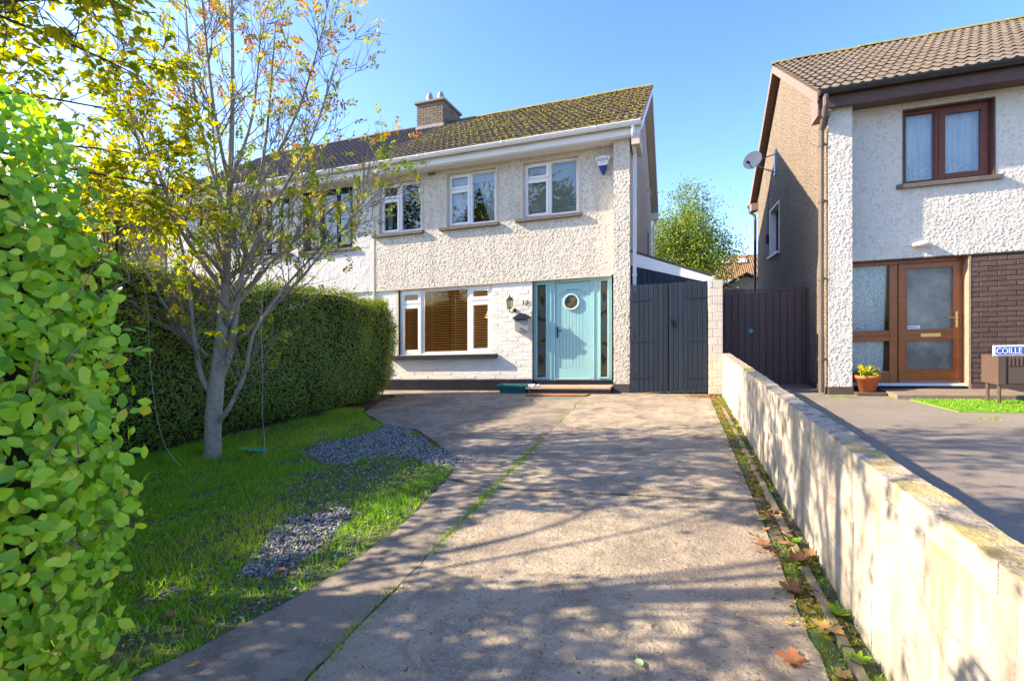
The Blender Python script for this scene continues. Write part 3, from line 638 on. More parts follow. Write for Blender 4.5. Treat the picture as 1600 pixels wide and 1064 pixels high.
# windows of the first floor
def two_light(w, gm, frame=m_upvc, fl=True):
    x0, x1, z0, z1 = w; xm = x0+(x1-x0)*.47; zt = z1-(z1-z0)*.30
    return window(house, x0, x1, z0, z1, YU+.075, [(xm-.03, xm+.03, z0+.045, z1-.045), (x0+.045, xm-.03, zt-.03, zt+.03)],
        [(x0+.05, xm-.034, z0+.05, zt-.034, True), (x0+.05, xm-.034, zt+.034, z1-.05, True), (xm+.034, x1-.05, z0+.05, z1-.05, False)], frame, gm,
        (x0-.16, x1+.07, YU-.075, YU+.075, z0-.075, z0-.004), m_sill)
w1 = two_light(W1, m_glass); w2 = two_light(W2, m_glass); w3 = two_light(W3, m_glass)
room(house, -6.5, -5.25, YU+.15, 12.3, 2.7, 4.8, m_room); room(house, -5.0, -3.4, YU+.15, 12.3, 2.7, 4.8, m_room); room(house, -3.2, -1.4, YU+.15, 12.3, 2.7, 4.8, m_room)
mb = MB(); x0, x1, z0, z1 = W2
drape(mb, lambda t: (x0+.62+.0*t, z1-.03-(z1-z0-.06)*t), lambda t: (x0+.62+.52*(1-.0*t), z1-.03-(z1-z0-.06)*t), YU+.32, .0, 1, 2, 2) if False else None
drape(mb, lambda t: (x0+.62+.30*t**1.2, z1-.12-(z1-z0-.14)*t), lambda t: (x1-.02, z1-.12-(z1-z0-.14)*t), YU+.26, .016, 8)
drape(mb, lambda t: (x0+.03, z1-.10-(z1-z0-.12)*t), lambda t: (x0+.50-.28*t**1.2, z1-.10-(z1-z0-.12)*t), YU+.26, .016, 8)
mb.build('curtain', m_curtain, w2, True)
MB().box(x0+.05, x1-.02, YU+.20, YU+.21, z1-.2, z1).build('curtain_valance', m_soffit, w2)
mb = MB(); x0, x1, z0, z1 = W3; slats(mb, x0+.04, x1-.04, z0+.03, z1, YU+.20, .04, .034, 48); mb.build('blind', m_blind_white, w3, kind='stuff')
mb = MB(); x0, x1, z0, z1 = W1
drape(mb, lambda t: (x0+.02, z1-.05-(z1-z0-.06)*t), lambda t: (x0+.16, z1-.05-(z1-z0-.06)*t), YU+.3, .02, 3, 8, 24); mb.build('curtain', m_curtain, w1, True)
# the wide living-room window
x0, x1, z0, z1 = GW; xa, xb = -5.394, -4.259; zt = 1.90
gwin = window(house, x0, x1, z0, z1, YF+.05, [(xa-.03, xa+.03, z0+.045, z1-.045), (xb-.03, xb+.03, z0+.045, z1-.045), (x0+.045, xa-.03, zt-.025, zt+.025), (xb+.03, x1-.045, zt-.025, zt+.025)],
    [(x0+.05, xa-.034, z0+.05, zt-.03, True), (x0+.05, xa-.034, zt+.03, z1-.05, True), (xa+.034, xb-.034, z0+.05, z1-.05, False), (xb+.034, x1-.05, z0+.05, zt-.03, True), (xb+.034, x1-.05, zt+.03, z1-.05, True)],
    m_upvc, m_glass_clear, (x0-.19, x1+.12, YF-.10, YF+.05, z0-.10, z0-.005), m_sill_blue, sw=.075)
lining = room(house, -6.3, -3.3, YF+.13, 13.2, .2, 2.5, m_room_warm)
for a, b in ((x0+.02, xa), (xa+.02, xa+.60), (xa+.62, xb-.02), (xb, x1-.02)):
    mb = MB(); slats(mb, a, b, z0+.02, z1-.01, YF+.20, .054, .040, -30 if a < xb-.5 else -52); mb.tube([((a*.72+b*.28), YF+.172, z0+.02), ((a*.72+b*.28), YF+.172, z1)], .004, 4)
    mb.build('blind', m_blind_wood, gwin, kind='stuff')
mb = MB(); mb.lathe((-4.35, 11.6, 1.55), [(.10, .28), (.22, 0), (.21, 0), (.09, .28)], 14); mb.tube([(-4.35, 11.6, .2), (-4.35, 11.6, 1.7)], .015, 6); mb.lathe((-4.35, 11.6, .2), [(.16, 0), (.14, .04)], 12); shade = mb.build('floor_lamp', m_soffit, house)
pl = bpy.data.lights.new('lamp_bulb', 'POINT'); pl.energy = 28; pl.color = (1, .66, .28); pl.shadow_soft_size = .12; plo = bpy.data.objects.new('lamp_bulb', pl); col.objects.link(plo); plo.parent = house; plo.location = sh((-4.35, 11.35, 1.95))-WL[house]
# front door
x0, x1, z0, z1 = DF; yd = YF+.07; LX0, LX1, LZ0, LZ1 = -2.375, -1.66, .232, 2.165
mb = MB(); fr = .062
mb.box(x0, x0+fr, yd, yd+.08, z0, z1); mb.box(x1-fr, x1, yd, yd+.08, z0, z1); mb.box(x0+fr, x1-fr, yd, yd+.08, z1-.06, z1); mb.box(x0+fr, x1-fr, yd, yd+.08, z0, z0+.03)
mb.box(-2.55, LX0-.004, yd+.001, yd+.079, z0+.03, z1-.06); mb.box(LX1+.004, -1.475, yd+.001, yd+.079, z0+.03, z1-.06)
mb.box(-2.47, -2.45, yd-.012, yd, z0+.03, z1-.06); mb.box(-1.60, -1.58, yd-.012, yd, z0+.03, z1-.06)
for a, b in ((x0+fr, -2.55), (-1.475, x1-fr)): ring(mb, a-.012, b+.012, z0+.03, z1-.05, .032, yd-.014, yd+.02)
dframe = mb.build('door_frame', m_teal, house, bevel=.005)
for a, b, flip in ((x0+fr+.018, -2.568, 1), (-1.457, x1-fr-.018, -1)):
    mb = MB(); mb.quad((a, yd+.03, z0+.08), (b, yd+.03, z0+.08), (b, yd+.03, z1-.1), (a, yd+.03, z1-.1), 0)
    cx = (a+b)/2; w = b-a; H = z1-z0-.2; zz = lambda t: z1-.1-H*t
    def band(t0, t1, m_, tilt=.05):
        mb.prism([(a, yd+.028, zz(t0)), (b, yd+.028, zz(t0)-tilt*flip), (b, yd+.028, zz(t1)-tilt*flip), (a, yd+.028, zz(t1))], (0, -.003, 0), m_)
    def leafsh(t0, t1, o, m_): mb.prism([(cx+o*w-.035, yd+.027, zz(t0)), (cx+o*w+.05, yd+.027, zz((t0+t1)/2)), (cx+o*w-.01, yd+.027, zz(t1)), (cx+o*w-.055, yd+.027, zz((t0+t1)/2))], (0, -.003, 0), m_)
    leafsh(.02, .13, .05, 1); leafsh(.10, .22, .1, 2); band(.33, .375, 2, .07); leafsh(.335, .37, .12, 1); band(.62, .66, 2, -.07); leafsh(.62, .66, -.1, 1); leafsh(.76, .9, -.05, 2); leafsh(.86, .99, .1, 1)
    mb.build('sidelight', [m_obsc, m_gold, m_dkgreen], dframe)
# leaf: rails, arched panel of grooved boards, round glazing
mb = MB(); PX0, PX1, PZ0 = LX0+.085, LX1-.085, LZ0+.21; arch = lambda x: 1.94+.09*(1-((x-(LX0+LX1)/2)/((PX1-PX0)/2))**2)
nb = 8; bw_ = (PX1-PX0)/nb; pc = (-2.045, 1.775); pr = .135
ye = yd+.02
def front_with_arch():
    xs = np.linspace(PX0, PX1, 25)
    mb.box(LX0, PX0, ye, ye+.04, LZ0, LZ1); mb.box(PX1, LX1, ye, ye+.04, LZ0, LZ1); mb.box(PX0, PX1, ye, ye+.04, LZ0, PZ0)
    for a, b in zip(xs[:-1], xs[1:]): mb.prism([(a, ye, arch(a)), (b, ye, arch(b)), (b, ye, LZ1), (a, ye, LZ1)][::1], (0, .04, 0))
    for i in range(nb):
        a, b = PX0+i*bw_+.004, PX0+(i+1)*bw_-.004
        mb.prism([(a, ye+.009, PZ0+.005), (b, ye+.009, PZ0+.005), (b, ye+.009, arch(b)-.006), ((a+b)/2, ye+.009, arch((a+b)/2)-.006), (a, ye+.009, arch(a)-.006)], (0, .03, 0))
    mb.box(PX0, PX1, ye+.016, ye+.045, PZ0, 2.0)
front_with_arch(); door = mb.build('front_door', m_teal, house, bevel=.003)
mb = MB(); mb.lathe((pc[0], ye, pc[1]), [(pr+.035, 0), (pr+.035, .018), (pr+.02, .026), (pr, .02), (pr, .004)], 32, axis='y'); mb.build('porthole_rim', m_teal_pale, door, True)
mb = MB(); mb.lathe((pc[0], ye, pc[1]), [(pr, .006), (.001, .008)], 32, axis='y')
mb.prism([(pc[0]-.10, ye-.009, pc[1]-.08), (pc[0]-.03, ye-.009, pc[1]-.1), (pc[0]+.11, ye-.009, pc[1]+.05), (pc[0]+.085, ye-.009, pc[1]+.1)], (0, -.003, 0), 1)
mb.prism([(pc[0]-.11, ye-.009, pc[1]-.01), (pc[0]-.02, ye-.009, pc[1]-.02), (pc[0]+.0, ye-.009, pc[1]+.02), (pc[0]-.1, ye-.009, pc[1]+.03)], (0, -.003, 0), 2)
mb.prism([(pc[0]-.09, ye-.009, pc[1]+.02), (pc[0]-.05, ye-.009, pc[1]+.05), (pc[0]-.06, ye-.009, pc[1]+.11)], (0, -.003, 0), 2); mb.build('porthole_glass', [m_obsc, m_gold, m_dkgreen], door)
mb = MB(); mb.box(LX0+.028, LX0+.058, ye-.012, ye, 1.06, 1.28); mb.tube([(LX0+.043, ye-.012, 1.21), (LX0+.043, ye-.05, 1.21), (LX0+.05, ye-.055, 1.21), (LX0+.15, ye-.055, 1.205)], .009, 6); mb.build('door_handle', m_black, door, bevel=.003)
MB().box(LX0+.0, LX1, yd-.01, yd+.02, .205, .228).build('threshold', m_chrome, house)
room(house, -2.84, -1.24, YF+.2, 12, .2, 2.4, m_room)
mb = MB(); mb.box(-2.84, -1.19, 9.36, YF-.001, .085, .125); st = mb.build('front_step', m_tanstep, house, bevel=.012)
MB().box(-2.80, -1.2, 9.39, YF-.002, -.02, .085).build('step_riser', m_navy_rough, house)
MB().box(-5.19, -5.02, YU-.03, YU-.004, 4.69, 4.74).build('air_vent', m_sill, house, bevel=.004)

# ---- the attached house on the left
LX = -13.0
left = thing('semi_detached_house', 'white roughcast house behind the tall hedge with dark-framed windows', 'house', (-9.8, YF, 0), GROUP_H)
LW = [(-11.85, -11.42, 3.5, 4.66), (-10.05, -8.95, 3.3, 4.66), (-8.55, -7.15, 3.3, 4.7)]; lh = [(a, b, c, d) for a, b, c, d in LW]
field_panel(left, 'upper_wall', m_dash_left, LX, HX0-.004, 2.25, ZS, YU-.002, lh, step=.035, amp=.0025, seed=21)
mb = MB(); mb.box(LX, HX0-.004, YF, YF+.1, 0, 2.25); mb.build('lower_wall', m_dash_left, left)
mb = MB(); gable(mb, LX, .2, y0=YF); mb.build('gable_wall', m_dash_left, left)
for i, w in enumerate(LW):
    x0, x1, z0, z1 = w; n = 1 if i == 0 else 3; cells = [(x0+.06+(x1-x0-.12)*k/n+.02, x0+.06+(x1-x0-.12)*(k+1)/n-.02, z0+.06, z1-.06, k != 1) for k in range(n)]
    window(left, x0, x1, z0, z1, YU+.09, [(c[1], c[1]+.04, z0+.05, z1-.05) for c in cells[:-1]], cells, m_sill_blue if i else m_upvc, m_glass, (x0-.1, x1+.1, YU-.06, YU+.09, z0-.07, z0-.004), m_sill)
    room(left, x0-.2, x1+.2, YU+.2, 12, 2.7, 4.8, m_room); mb = MB(); mb.box(x0-.003, x0+.02, YU-.005, YU+.088, z0, z1); mb.box(x1-.02, x1+.003, YU-.005, YU+.088, z0, z1); mb.box(x0+.02, x1-.02, YU-.005, YU+.088, z1-.02, z1+.003); mb.build('window_reveal', m_sill_blue, left)
MB().box(LX-.2, HX0-.003, YE+.02, YE+.045, 4.78, 4.98).build('fascia', m_gut, left); MB().box(LX-.2, HX0-.003, YE+.045, YF, ZS, ZS+.02).build('soffit', m_white_board, left)
gutter(left, LX-.2, HX0-.005, m_gut)
mb = MB(); roof_deck(mb, LX-.2, HX0-.002); lroof = mb.build('roof', m_roof_dark, left)
tile_roof(lroof, m_roof_dark, LX-.2, HX0-.005, YE-.03, ZE-.01, YR-.03, ZR-.01, 2); ridge_tiles(lroof, LX-.2, HX0-.01, m_roof_dark)
# ---- a further house beyond it
far_l = thing('detached_house', 'beige house beyond the white one, mostly hidden by yellow leaves', 'house', (-17, 11.2, 0), GROUP_H)
mb = MB(); mb.box(-20, -13.6, 10.2, 17, 0, 4.75); mb.build('wall', m_pebble, far_l)
mb = MB(); mb.prism([(-20.3, 9.8, 4.7), (-20.3, 13.6, 7.0), (-20.3, 17.4, 4.7)], (7., 0, 0)); mb.build('roof', m_roof_tan, far_l)
mb = MB(); ring(mb, -16.5, -15.2, 3.4, 4.5, .06, 10.15, 10.2); fw_ = mb.build('window', m_upvc, far_l); MB().quad((-16.45, 10.18, 3.45), (-15.25, 10.18, 3.45), (-15.25, 10.18, 4.45), (-16.45, 10.18, 4.45)).build('pane', m_obsc, fw_)

# ---- the neighbour on the right
RX0, RX1 = 2.37, 8.3
right = thing('semi_detached_house', 'neighbouring house with mahogany front door, brown brick and tan tiled roof', 'house', (5.3, YF, 0), GROUP_H)
RW = (3.49, 4.70, 3.41, 4.63); RD = (2.712, 4.40, .145, 2.19)
field_panel(right, 'upper_wall', m_dash_white, 2.712, 6.2, 2.2, ZS, YU, [RW], seed=31)
MB().box(6.2, RX1, YU-.003, YU+.1, 0, ZS).build('party_wall', m_dash_white, right)
field_panel(right, 'end_pier', m_dash_white, RX0, 2.712, .12, ZS, YP, seed=32, step=.0115)
mb = MB(); mb.box(RX0+.004, 2.712, YP+.004, 9.9, 0, ZS); mb.build('pier_core', m_dash_white, right)
MB().box(RX0, 2.725, YP-.02, YP+.1, -.02, .125).build('pier_plinth', m_brownplinth, right)
GWN = (13.85, 15.15, 2.95, 4.17)
mb = MB(); gable(mb, RX0, .22, hole=GWN, y0=9.62); mb.build('gable_wall', m_pebble, right)
mb = MB(); mb.prism([(RX0-.004, YP+.02, .0), (RX0-.004, 9.63, .0), (RX0-.004, 9.63, ZS), (RX0-.004, YP+.02, ZS)], (.1, 0, 0)); mb.build('pier_side', m_gable_cream, right)
mb = MB(); mb.box(RX0-.02, RX0+.1, 9.62, 17.4, -.02, .1); mb.build('gable_plinth', m_brownplinth, right)
y0, y1, z0, z1 = GWN
mb = MB()
for a in ((y0-.03, y0+.012, z0, z1+.03), (y1-.012, y1+.05, z0, z1+.03), (y0+.012, y1-.012, z1-.012, z1+.03)): mb.box(RX0-.012, RX0+.16, a[0], a[1], a[2], a[3])
mb.build('window_surround', m_white, right)
mb = MB()
for a in ((y0, y0+.06, z0, z1), (y1-.06, y1, z0, z1), (y0+.06, y1-.06, z0, z0+.06), (y0+.06, y1-.06, z1-.06, z1), (14.47, 14.53, z0+.06, z1-.06)): mb.box(RX0+.14, RX0+.19, a[0], a[1], a[2], a[3])
gw2 = mb.build('window', m_mahog_w, right); MB().quad((RX0+.165, y0+.05, z0+.05), (RX0+.165, y1-.05, z0+.05), (RX0+.165, y1-.05, z1-.05), (RX0+.165, y0+.05, z1-.05)).build('pane', m_obsc, gw2)
MB().box(RX0-.07, RX0+.15, y0-.06, y1+.08, z0-.06, z0-.003).build('sill', m_white, gw2)
# brick pier beside the door
mb = MB(); mb.box(4.40, 6.2, YF-.012, YF+.25, .145, 2.181); rb = mb.build('brick_wall', m_mortar_dark, right)
lay_bricks(rb, m_brick_dark, 4.402, 6.0, .15, 2.18, YF-.012, seed=6, D=.010, L=.22, H=.07)
MB().box(2.712, 6.2, YU-.004, YF+.2, 2.182, 2.203).build('header_trim', m_brown_pl, right)
MB().box(4.372, 4.40, YF-.026, YF+.2, .03, 2.181).build('brick_jamb', m_tanstep, right)
MB().box(4.40, 6.2, YF-.04, YF+.2, -.02, .146).build('plinth', m_brownplinth, right)
MB().box(2.712, 4.372, YF-.02, YF+.3, -.02, .10).build('door_plinth', m_navy, right)
MB().box(2.73, 4.37, YF+.06, YF+.2, .10, .14).build('door_sill', m_white_board, right)
yd = YF+.15; mb = MB(); z0, z1 = .142, 2.19
mb.box(2.712, 2.76, yd, yd+.09, z0, z1); mb.box(4.33, 4.372, yd, yd+.09, z0, z1); mb.box(2.76, 4.33, yd, yd+.09, z1-.07, z1)
mb.box(3.37, 3.485, yd-.002, yd+.088, z0, z1-.07); mb.box(2.76, 3.37, yd+.002, yd+.086, .84, 1.02); mb.box(2.76, 3.37, yd+.002, yd+.086, z0, .335)
mb.box(2.76, 3.37, yd-.012, yd+.002, .925, .938)
rf = mb.build('door_frame', m_mahog, right, bevel=.006)
MB().quad((2.75, yd+.045, 1.0), (3.38, yd+.045, 1.0), (3.38, yd+.045, 2.14), (2.75, yd+.045, 2.14)).build('pane', m_glass_side, rf); MB().quad((2.75, yd+.045, .32), (3.38, yd+.045, .32), (3.38, yd+.045, .85), (2.75, yd+.045, .85)).build('pane', m_glass_side, rf)
mb = MB(); drape(mb, lambda t: (2.76, 2.14-1.85*t), lambda t: (3.36-.06*t, 2.14-1.85*t), yd+.085, .015, 5, 20, 60); mb.build('curtain', m_lace, rf, True)
dx0, dx1 = 3.495, 4.325; mb = MB(); yl = yd-.012
mb.box(dx0, 3.61, yl, yl+.06, .17, 2.115); mb.box(4.235, dx1, yl, yl+.06, .17, 2.115); mb.box(3.61, 4.235, yl, yl+.06, 2.03, 2.115); mb.box(3.61, 4.235, yl, yl+.06, .17, .36); mb.box(3.61, 4.235, yl, yl+.06, .83, 1.02)
ring(mb, 3.596, 4.249, 1.006, 2.044, .016, yl-.008, yl+.02); ring(mb, 3.596, 4.249, .346, .844, .016, yl-.008, yl+.02); mb.box(3.61, 4.235, yl-.006, yl, .93, .94)
rdoor = mb.build('front_door', m_mahog, right, bevel=.005)
m_frost = mat('frosted_glass', (.13, .155, .155), .16, (.30, .29, .25), 1.7, layers=[(1.1, .5, .62, (.06, .075, .08), .7)], bump=[(110., .003), (30., .002)], spec=.8)
for a, b in ((1.005, 2.045), (.345, .845)): MB().quad((3.6, yl+.03, a), (4.245, yl+.03, a), (4.245, yl+.03, b), (3.6, yl+.03, b)).build('pane', m_frost, rdoor)
MB().box(3.80, 4.07, yl-.012, yl, .895, .955).build('letterbox', m_brass, rdoor, bevel=.003)
mb = MB(); mb.box(4.265, 4.295, yl-.012, yl, 1.04, 1.30); mb.tube([(4.28, yl-.01, 1.20), (4.28, yl-.05, 1.20), (4.15, yl-.055, 1.20)], .010, 6); mb.build('door_handle', m_brass, rdoor, bevel=.003)
mb = MB(); mb.box(3.6, 3.80, yl+.022, yl+.026, 1.03, 1.085); n_ = mb.build('door_sticker', m_white, rdoor)
mb = MB()
for r_, s_ in ((1.066, .15), (1.045, .13)):
    for k in range(6): mb.box(3.62+k*.026, 3.637+k*.026, yl+.019, yl+.0215, r_, r_+.008)
mb.build('sticker_print', m_blue, rdoor)
MB().box(3.5, 4.33, yl-.03, yl+.05, .145, .175).build('weather_bar', m_barge, rdoor, bevel=.005)
room(right, 2.712, 4.37, YF+.32, 12.5, .1, 2.3, m_room)
# first-floor window
x0, x1, z0, z1 = RW; xm = x0+.50
rw = window(right, x0+.02, x1-.02, z0, z1-.02, YU+.085, [(xm-.03, xm+.03, z0+.045, z1-.06)], [(x0+.07, xm-.034, z0+.05, z1-.07, False), (xm+.034, x1-.07, z0+.05, z1-.07, True)], m_mahog_w, m_glass, (x0-.09, x1+.08, YU-.07, YU+.085, z0-.075, z0-.004), m_sill, sw=.085)
mb = MB(); mb.box(x0-.003, x0+.02, YU-.012, YU+.16, z0, z1+.003); mb.box(x1-.02, x1+.003, YU-.012, YU+.16, z0, z1+.003); mb.box(x0+.02, x1-.02, YU-.012, YU+.16, z1-.02, z1+.003); mb.build('window_reveal', m_brown_pl, right)
mb = MB(); drape(mb, lambda t: (x0+.03, z1-.03-1.17*t), lambda t: (xm-.02, z1-.03-1.17*t), YU+.22, .018, 6, 10, 70); drape(mb, lambda t: (xm-.0, z1-.03-1.17*t), lambda t: (x1-.03, z1-.03-1.17*t), YU+.22, .018, 9, 10, 100); mb.build('curtain', m_lace, rw, True)
room(right, x0-.2, x1+.2, YU+.4, 12, 2.7, 4.8, m_room)
# eaves, roof, verge
vx = 2.17
MB().box(vx+.03, RX1, YE+.02, YE+.045, 4.72, 4.95).build('fascia', m_brown_pl, right); MB().box(vx+.03, RX1, YE+.045, YF, ZS-.02, ZS).build('soffit', m_brown_pl, right)
gutter(right, vx+.02, RX1, m_gut_blk)
mb = MB(); mb.tube([(2.28, YE-.06, 4.92), (2.28, YE-.05, 4.75), (2.275, YE+.03, 4.6), (2.275, 9.60, 4.42), (2.275, 9.62, 4.2), (2.275, 9.62, .03)], .042, 10)
for z in (.55, 1.9, 3.2, 4.15): mb.tube([(2.275, 9.62, z), (2.275, 9.62, z+.06)], .052, 10); mb.box(2.275, RX0, 9.60, 9.64, z+.01, z+.04)
mb.build('downpipe', m_pipe, right)
mb = MB(); roof_deck(mb, vx+.005, RX1); rroof = mb.build('roof', m_roof_tan, right)
tile_roof(rroof, m_roof_tan, vx, vx+.30*18, YE-.03, ZE-.01, YR-.03, ZR-.01, 3); ridge_tiles(rroof, vx, vx+.45*12, m_ridge_moss)
mb = MB()
for ya, yb in ((YE, YR), (YR, YB)): mb.prism([(vx, ya, roof_z(ya)-.19), (vx, yb, roof_z(yb)-.19), (vx, yb, roof_z(yb)-.015), (vx, ya, roof_z(ya)-.015)], (.022, 0, 0))
mb.prism([(vx+.022, YE, 4.60), (vx+.022, 9.86, 4.70), (vx+.022, 9.86, 5.0), (vx+.022, YE, 4.85)], (-.016, 0, 0)); mb.build('bargeboard', m_barge, right)
mb = MB()
for ya, yb in ((YE+.4, YR), (YR, YB-.3)): mb.prism([(vx+.022, ya, roof_z(ya)-.17), (RX0, ya, roof_z(ya)-.17), (RX0, yb, roof_z(yb)-.17), (vx+.022, yb, roof_z(yb)-.17)], (0, 0, .02))
mb.build('verge_soffit', m_soff_br, right)
mb = MB(); mb.box(vx+.004, RX0, YE+.03, YF, 4.60, 4.73); mb.box(vx+.004, RX0, YB-.5, YB-.05, 4.68, 4.9); mb.build('eaves_box', m_barge, right)
mb = MB(); mb.tube([(vx+.02, YB+.02, 4.9), (vx+.02, YB-.02, 4.7), (vx+.12, YB-.3, 4.55), (vx+.13, 17.44, 4.4), (vx+.13, 17.44, 0)], .042, 8); mb.tube([(vx-.04, YB+.06, 4.9), (RX1, YB+.06, 4.9)], .055, 8); mb.build('rear_downpipe', m_gut_blk, right)
# step in front of the neighbour's door
mb = MB(); mb.box(3.16, 4.86, 9.1, YF-.02, -.02, .065); mb.build('front_step', m_conc_step, right, bevel=.01)
MB().box(2.73, 3.15, 9.42, YF-.03, -.02, .045).build('side_step', m_brownplinth, right, bevel=.01)

# ------------------------------------------------------------------ far terrace, garden shed
far = thing('terraced_house', 'distant house with mossy orange tiles and two skylights between the gables', 'house', (4, 46, 0), GROUP_H)
mb = MB(); mb.box(-4, 12, 46.3, 54, 0, 4.55); mb.build('wall', m_dash_left, far)
m_roof_far = mat('orange_roof_tile', (.30, .17, .075), .9, (.24, .15, .08), .7, layers=[(.8, .58, .68, (.34, .28, .015), .8), (2.5, .6, .7, (.12, .09, .07), .5)], orand=.1)
mb = MB(); mb.prism([(-4, 46, 4.6), (12, 46, 4.6), (12, 50, 7.0), (-4, 50, 7.0)], (0, 0, -.06)); fr_ = mb.build('roof', m_roof_far, far)
mb = MB(); pf = math.atan2(2.4, 4); cf, sf = math.cos(pf), math.sin(pf)
for j in range(13):
    for i in range(36):
        x = 1.2+i*.165; s = j*.355; s2 = s+.37
        if 1: 
            P = lambda xx, ss, h: (xx, 46+ss*cf-h*sf, 4.6+ss*sf+h*cf)
            mb.add([P(x, s, .05), P(x+.08, s, .10), P(x+.155, s, .05), P(x, s2, .02), P(x+.08, s2, .06), P(x+.155, s2, .02), P(x, s, .0), P(x+.155, s, .0)], [(0, 1, 4, 3), (1, 2, 5, 4), (6, 7, 2, 1, 0)])
mb.build('roof_tile', m_roof_far, fr_, kind='stuff')
for x, s in ((3.55, 2.9), (4.95, 2.75)):
    P = lambda xx, ss, h: (xx, 46+ss*cf-h*sf, 4.6+ss*sf+h*cf); mb = MB(); mb.prism([P(x, s, .0), P(x+.85, s, .0), P(x+.85, s+.95, .0), P(x, s+.95, .0)], Vector((0, -sf, cf))*.16); sk = mb.build('skylight', m_sill, far)
    MB().quad(P(x+.09, s+.09, .165), P(x+.76, s+.09, .165), P(x+.76, s+.86, .165), P(x+.09, s+.86, .165)).build('pane', m_dish, sk)
MB().box(-4, 12, 45.85, 45.95, 4.4, 4.6).build('gutter', m_gut, far)
for x in (2.9, 5.1):
    mb = MB(); ring(mb, x, x+1.7, 3.0, 4.1, .07, 46.2, 46.3); w_ = mb.build('window', m_upvc, far); MB().quad((x+.06, 46.25, 3.05), (x+1.64, 46.25, 3.05), (x+1.64, 46.25, 4.05), (x+.06, 46.25, 4.05)).build('pane', m_obsc, w_)
shed = thing('garden_shed', 'small shed gable peeping over the brown gate', 'shed', (3.3, 26, 0))
mb = MB(); mb.prism([(1.9, 26, 0), (4.2, 26, 0), (4.2, 26, 2.72), (3.05, 26, 3.3), (1.9, 26, 2.72)], (0, 2.5, 0)); mb.build('wall', m_tanstep, shed)
mb = MB(); mb.prism([(1.75, 25.85, 2.68), (3.05, 25.85, 3.36), (4.35, 25.85, 2.68), (4.35, 25.85, 2.78), (3.05, 25.85, 3.46), (1.75, 25.85, 2.78)], (0, 2.8, 0)); mb.build('roof', m_felt, shed)

# ------------------------------------------------------------------ lean-to, gates, pillar, boundary wall
lean = thing('lean_to_shed', 'dark boarded lean-to with white fascia behind the navy gates', 'shed', (-.2, 10.5, 0))
mb = MB(); mb.prism([(-.86, 9.78, 2.40), (.56, 9.78, 1.98), (.56, 9.78, 2.10), (-.86, 9.78, 2.66)], (0, .025, 0)); mb.build('fascia', m_white_board, lean)
mb = MB(); mb.prism([(-.86, 9.76, 2.665), (.58, 9.76, 2.105), (.58, 9.76, 2.135), (-.86, 9.76, 2.70)], (0, 4.5, 0)); mb.build('roof', m_felt, lean)
bm_ = MB(); bm_.box(0, .098, 0, .02, 0, 1)
for i in range(14):
    x = -.86+i*.101; top = 2.42-.30*(i+1)/14-.02; mb = MB(); mb.box(x, x+.094, 9.80, 9.82, 1.2, top); mb.build('cladding_board', m_gate_navy, lean)
mb = MB(); mb.prism([(-.86, 9.825, 0), (.54, 9.825, 0), (.54, 9.825, 2.06), (-.86, 9.825, 2.60)], (0, 4.4, 0)); mb.build('wall', m_gate_navy, lean)
gate = thing('double_gate', 'navy boarded double gate between the house pier and the white pillar', 'gate', (-.17, 9.45, 0))
YG = 9.45; GX = [-.850, -.170, .496]
for k in range(2):
    a, b = GX[k]+.006, GX[k+1]-.006; n = 8; w = (b-a)/n; mb = MB()
    for z in (.25, 1.0, 1.75): mb.box(a, b, YG+.026, YG+.06, z, z+.12)
    leaf = mb.build('gate_leaf', m_gate_navy, gate)
    for i in range(n):
        zt = 2.0+rng.normal()*.004; mb = MB(); mb.prism([(a+i*w+.004, YG, .03), (a+(i+1)*w-.004, YG, .03), (a+(i+1)*w-.004, YG, zt), (a+i*w+.004, YG, zt)], (0, .022, 0)); mb.build('board', m_gate_navy, leaf, bevel=.004)
    for z in (.28, .95, 1.70):
        x0, x1 = (a, a+.36) if k == 0 else (b-.40, b); mb = MB(); mb.prism([(x0, YG-.007, z), (x1, YG-.007, z+.012), (x1, YG-.007, z+.032), (x0, YG-.007, z+.044)] if k == 0 else [(x0, YG-.007, z+.012), (x1, YG-.007, z), (x1, YG-.007, z+.044), (x0, YG-.007, z+.032)], (0, .006, 0)); mb.build('strap_hinge', m_gate_navy, leaf)
mb = MB(); mb.lathe((GX[1]+.04, YG-.002, 1.30), [(.045, 0), (.045, .008), (.03, .008)], 14, axis='y'); mb.box(GX[1]+.03, GX[1]+.05, YG-.02, YG, 1.24, 1.36); mb.build('latch', m_black, gate)
pil = thing('block_pillar', 'narrow cream painted block pillar at the end of the boundary wall', 'pillar', (.62, 9.55, 0))
mb = MB(); mb.box(.510, .725, YG-.0, YG+.22, 0, 1.99); mb.build('mortar', m_mortar_white, pil)
z = .005
for i in range(14):
    h = .137; pm = MB()
    cut = .57 if i % 2 else .655
    for x0, x1 in ((.503, cut), (cut+.006, .733)):
        mb = MB(); mb.box(x0, x1, YG-.008+rng.normal()*.001, YG+.228, z, z+h); mb.build('block', m_block_pillar, pil, bevel=.006)
    z += h+.006
mb = MB(); mb.lathe((.60, YG+.1, 1.995), [(.07, 0), (.075, .03), (.05, .05), (.055, .08), (.02, .10)], 10); mb.build('pillar_stub', m_mortar_gr, pil)
bg = thing('side_gate', 'dark brown boarded gate beside the neighbouring gable', 'gate', (1.6, 10.9, 0))
x = .76; i = 0
mb = MB(); mb.box(.755, 2.36, 10.93, 10.97, .3, .42); mb.box(.755, 2.36, 10.93, 10.97, 1.5, 1.62); mb.box(1.24, 2.36, 10.885, 10.97, 1.835, 1.875); mb.box(2.335, 2.368, 10.88, 10.97, 0, 1.87); mb.box(.757, 2.335, 10.9255, 10.93, .02, 1.80); mb.build('gate_frame', m_gate_brown, bg)
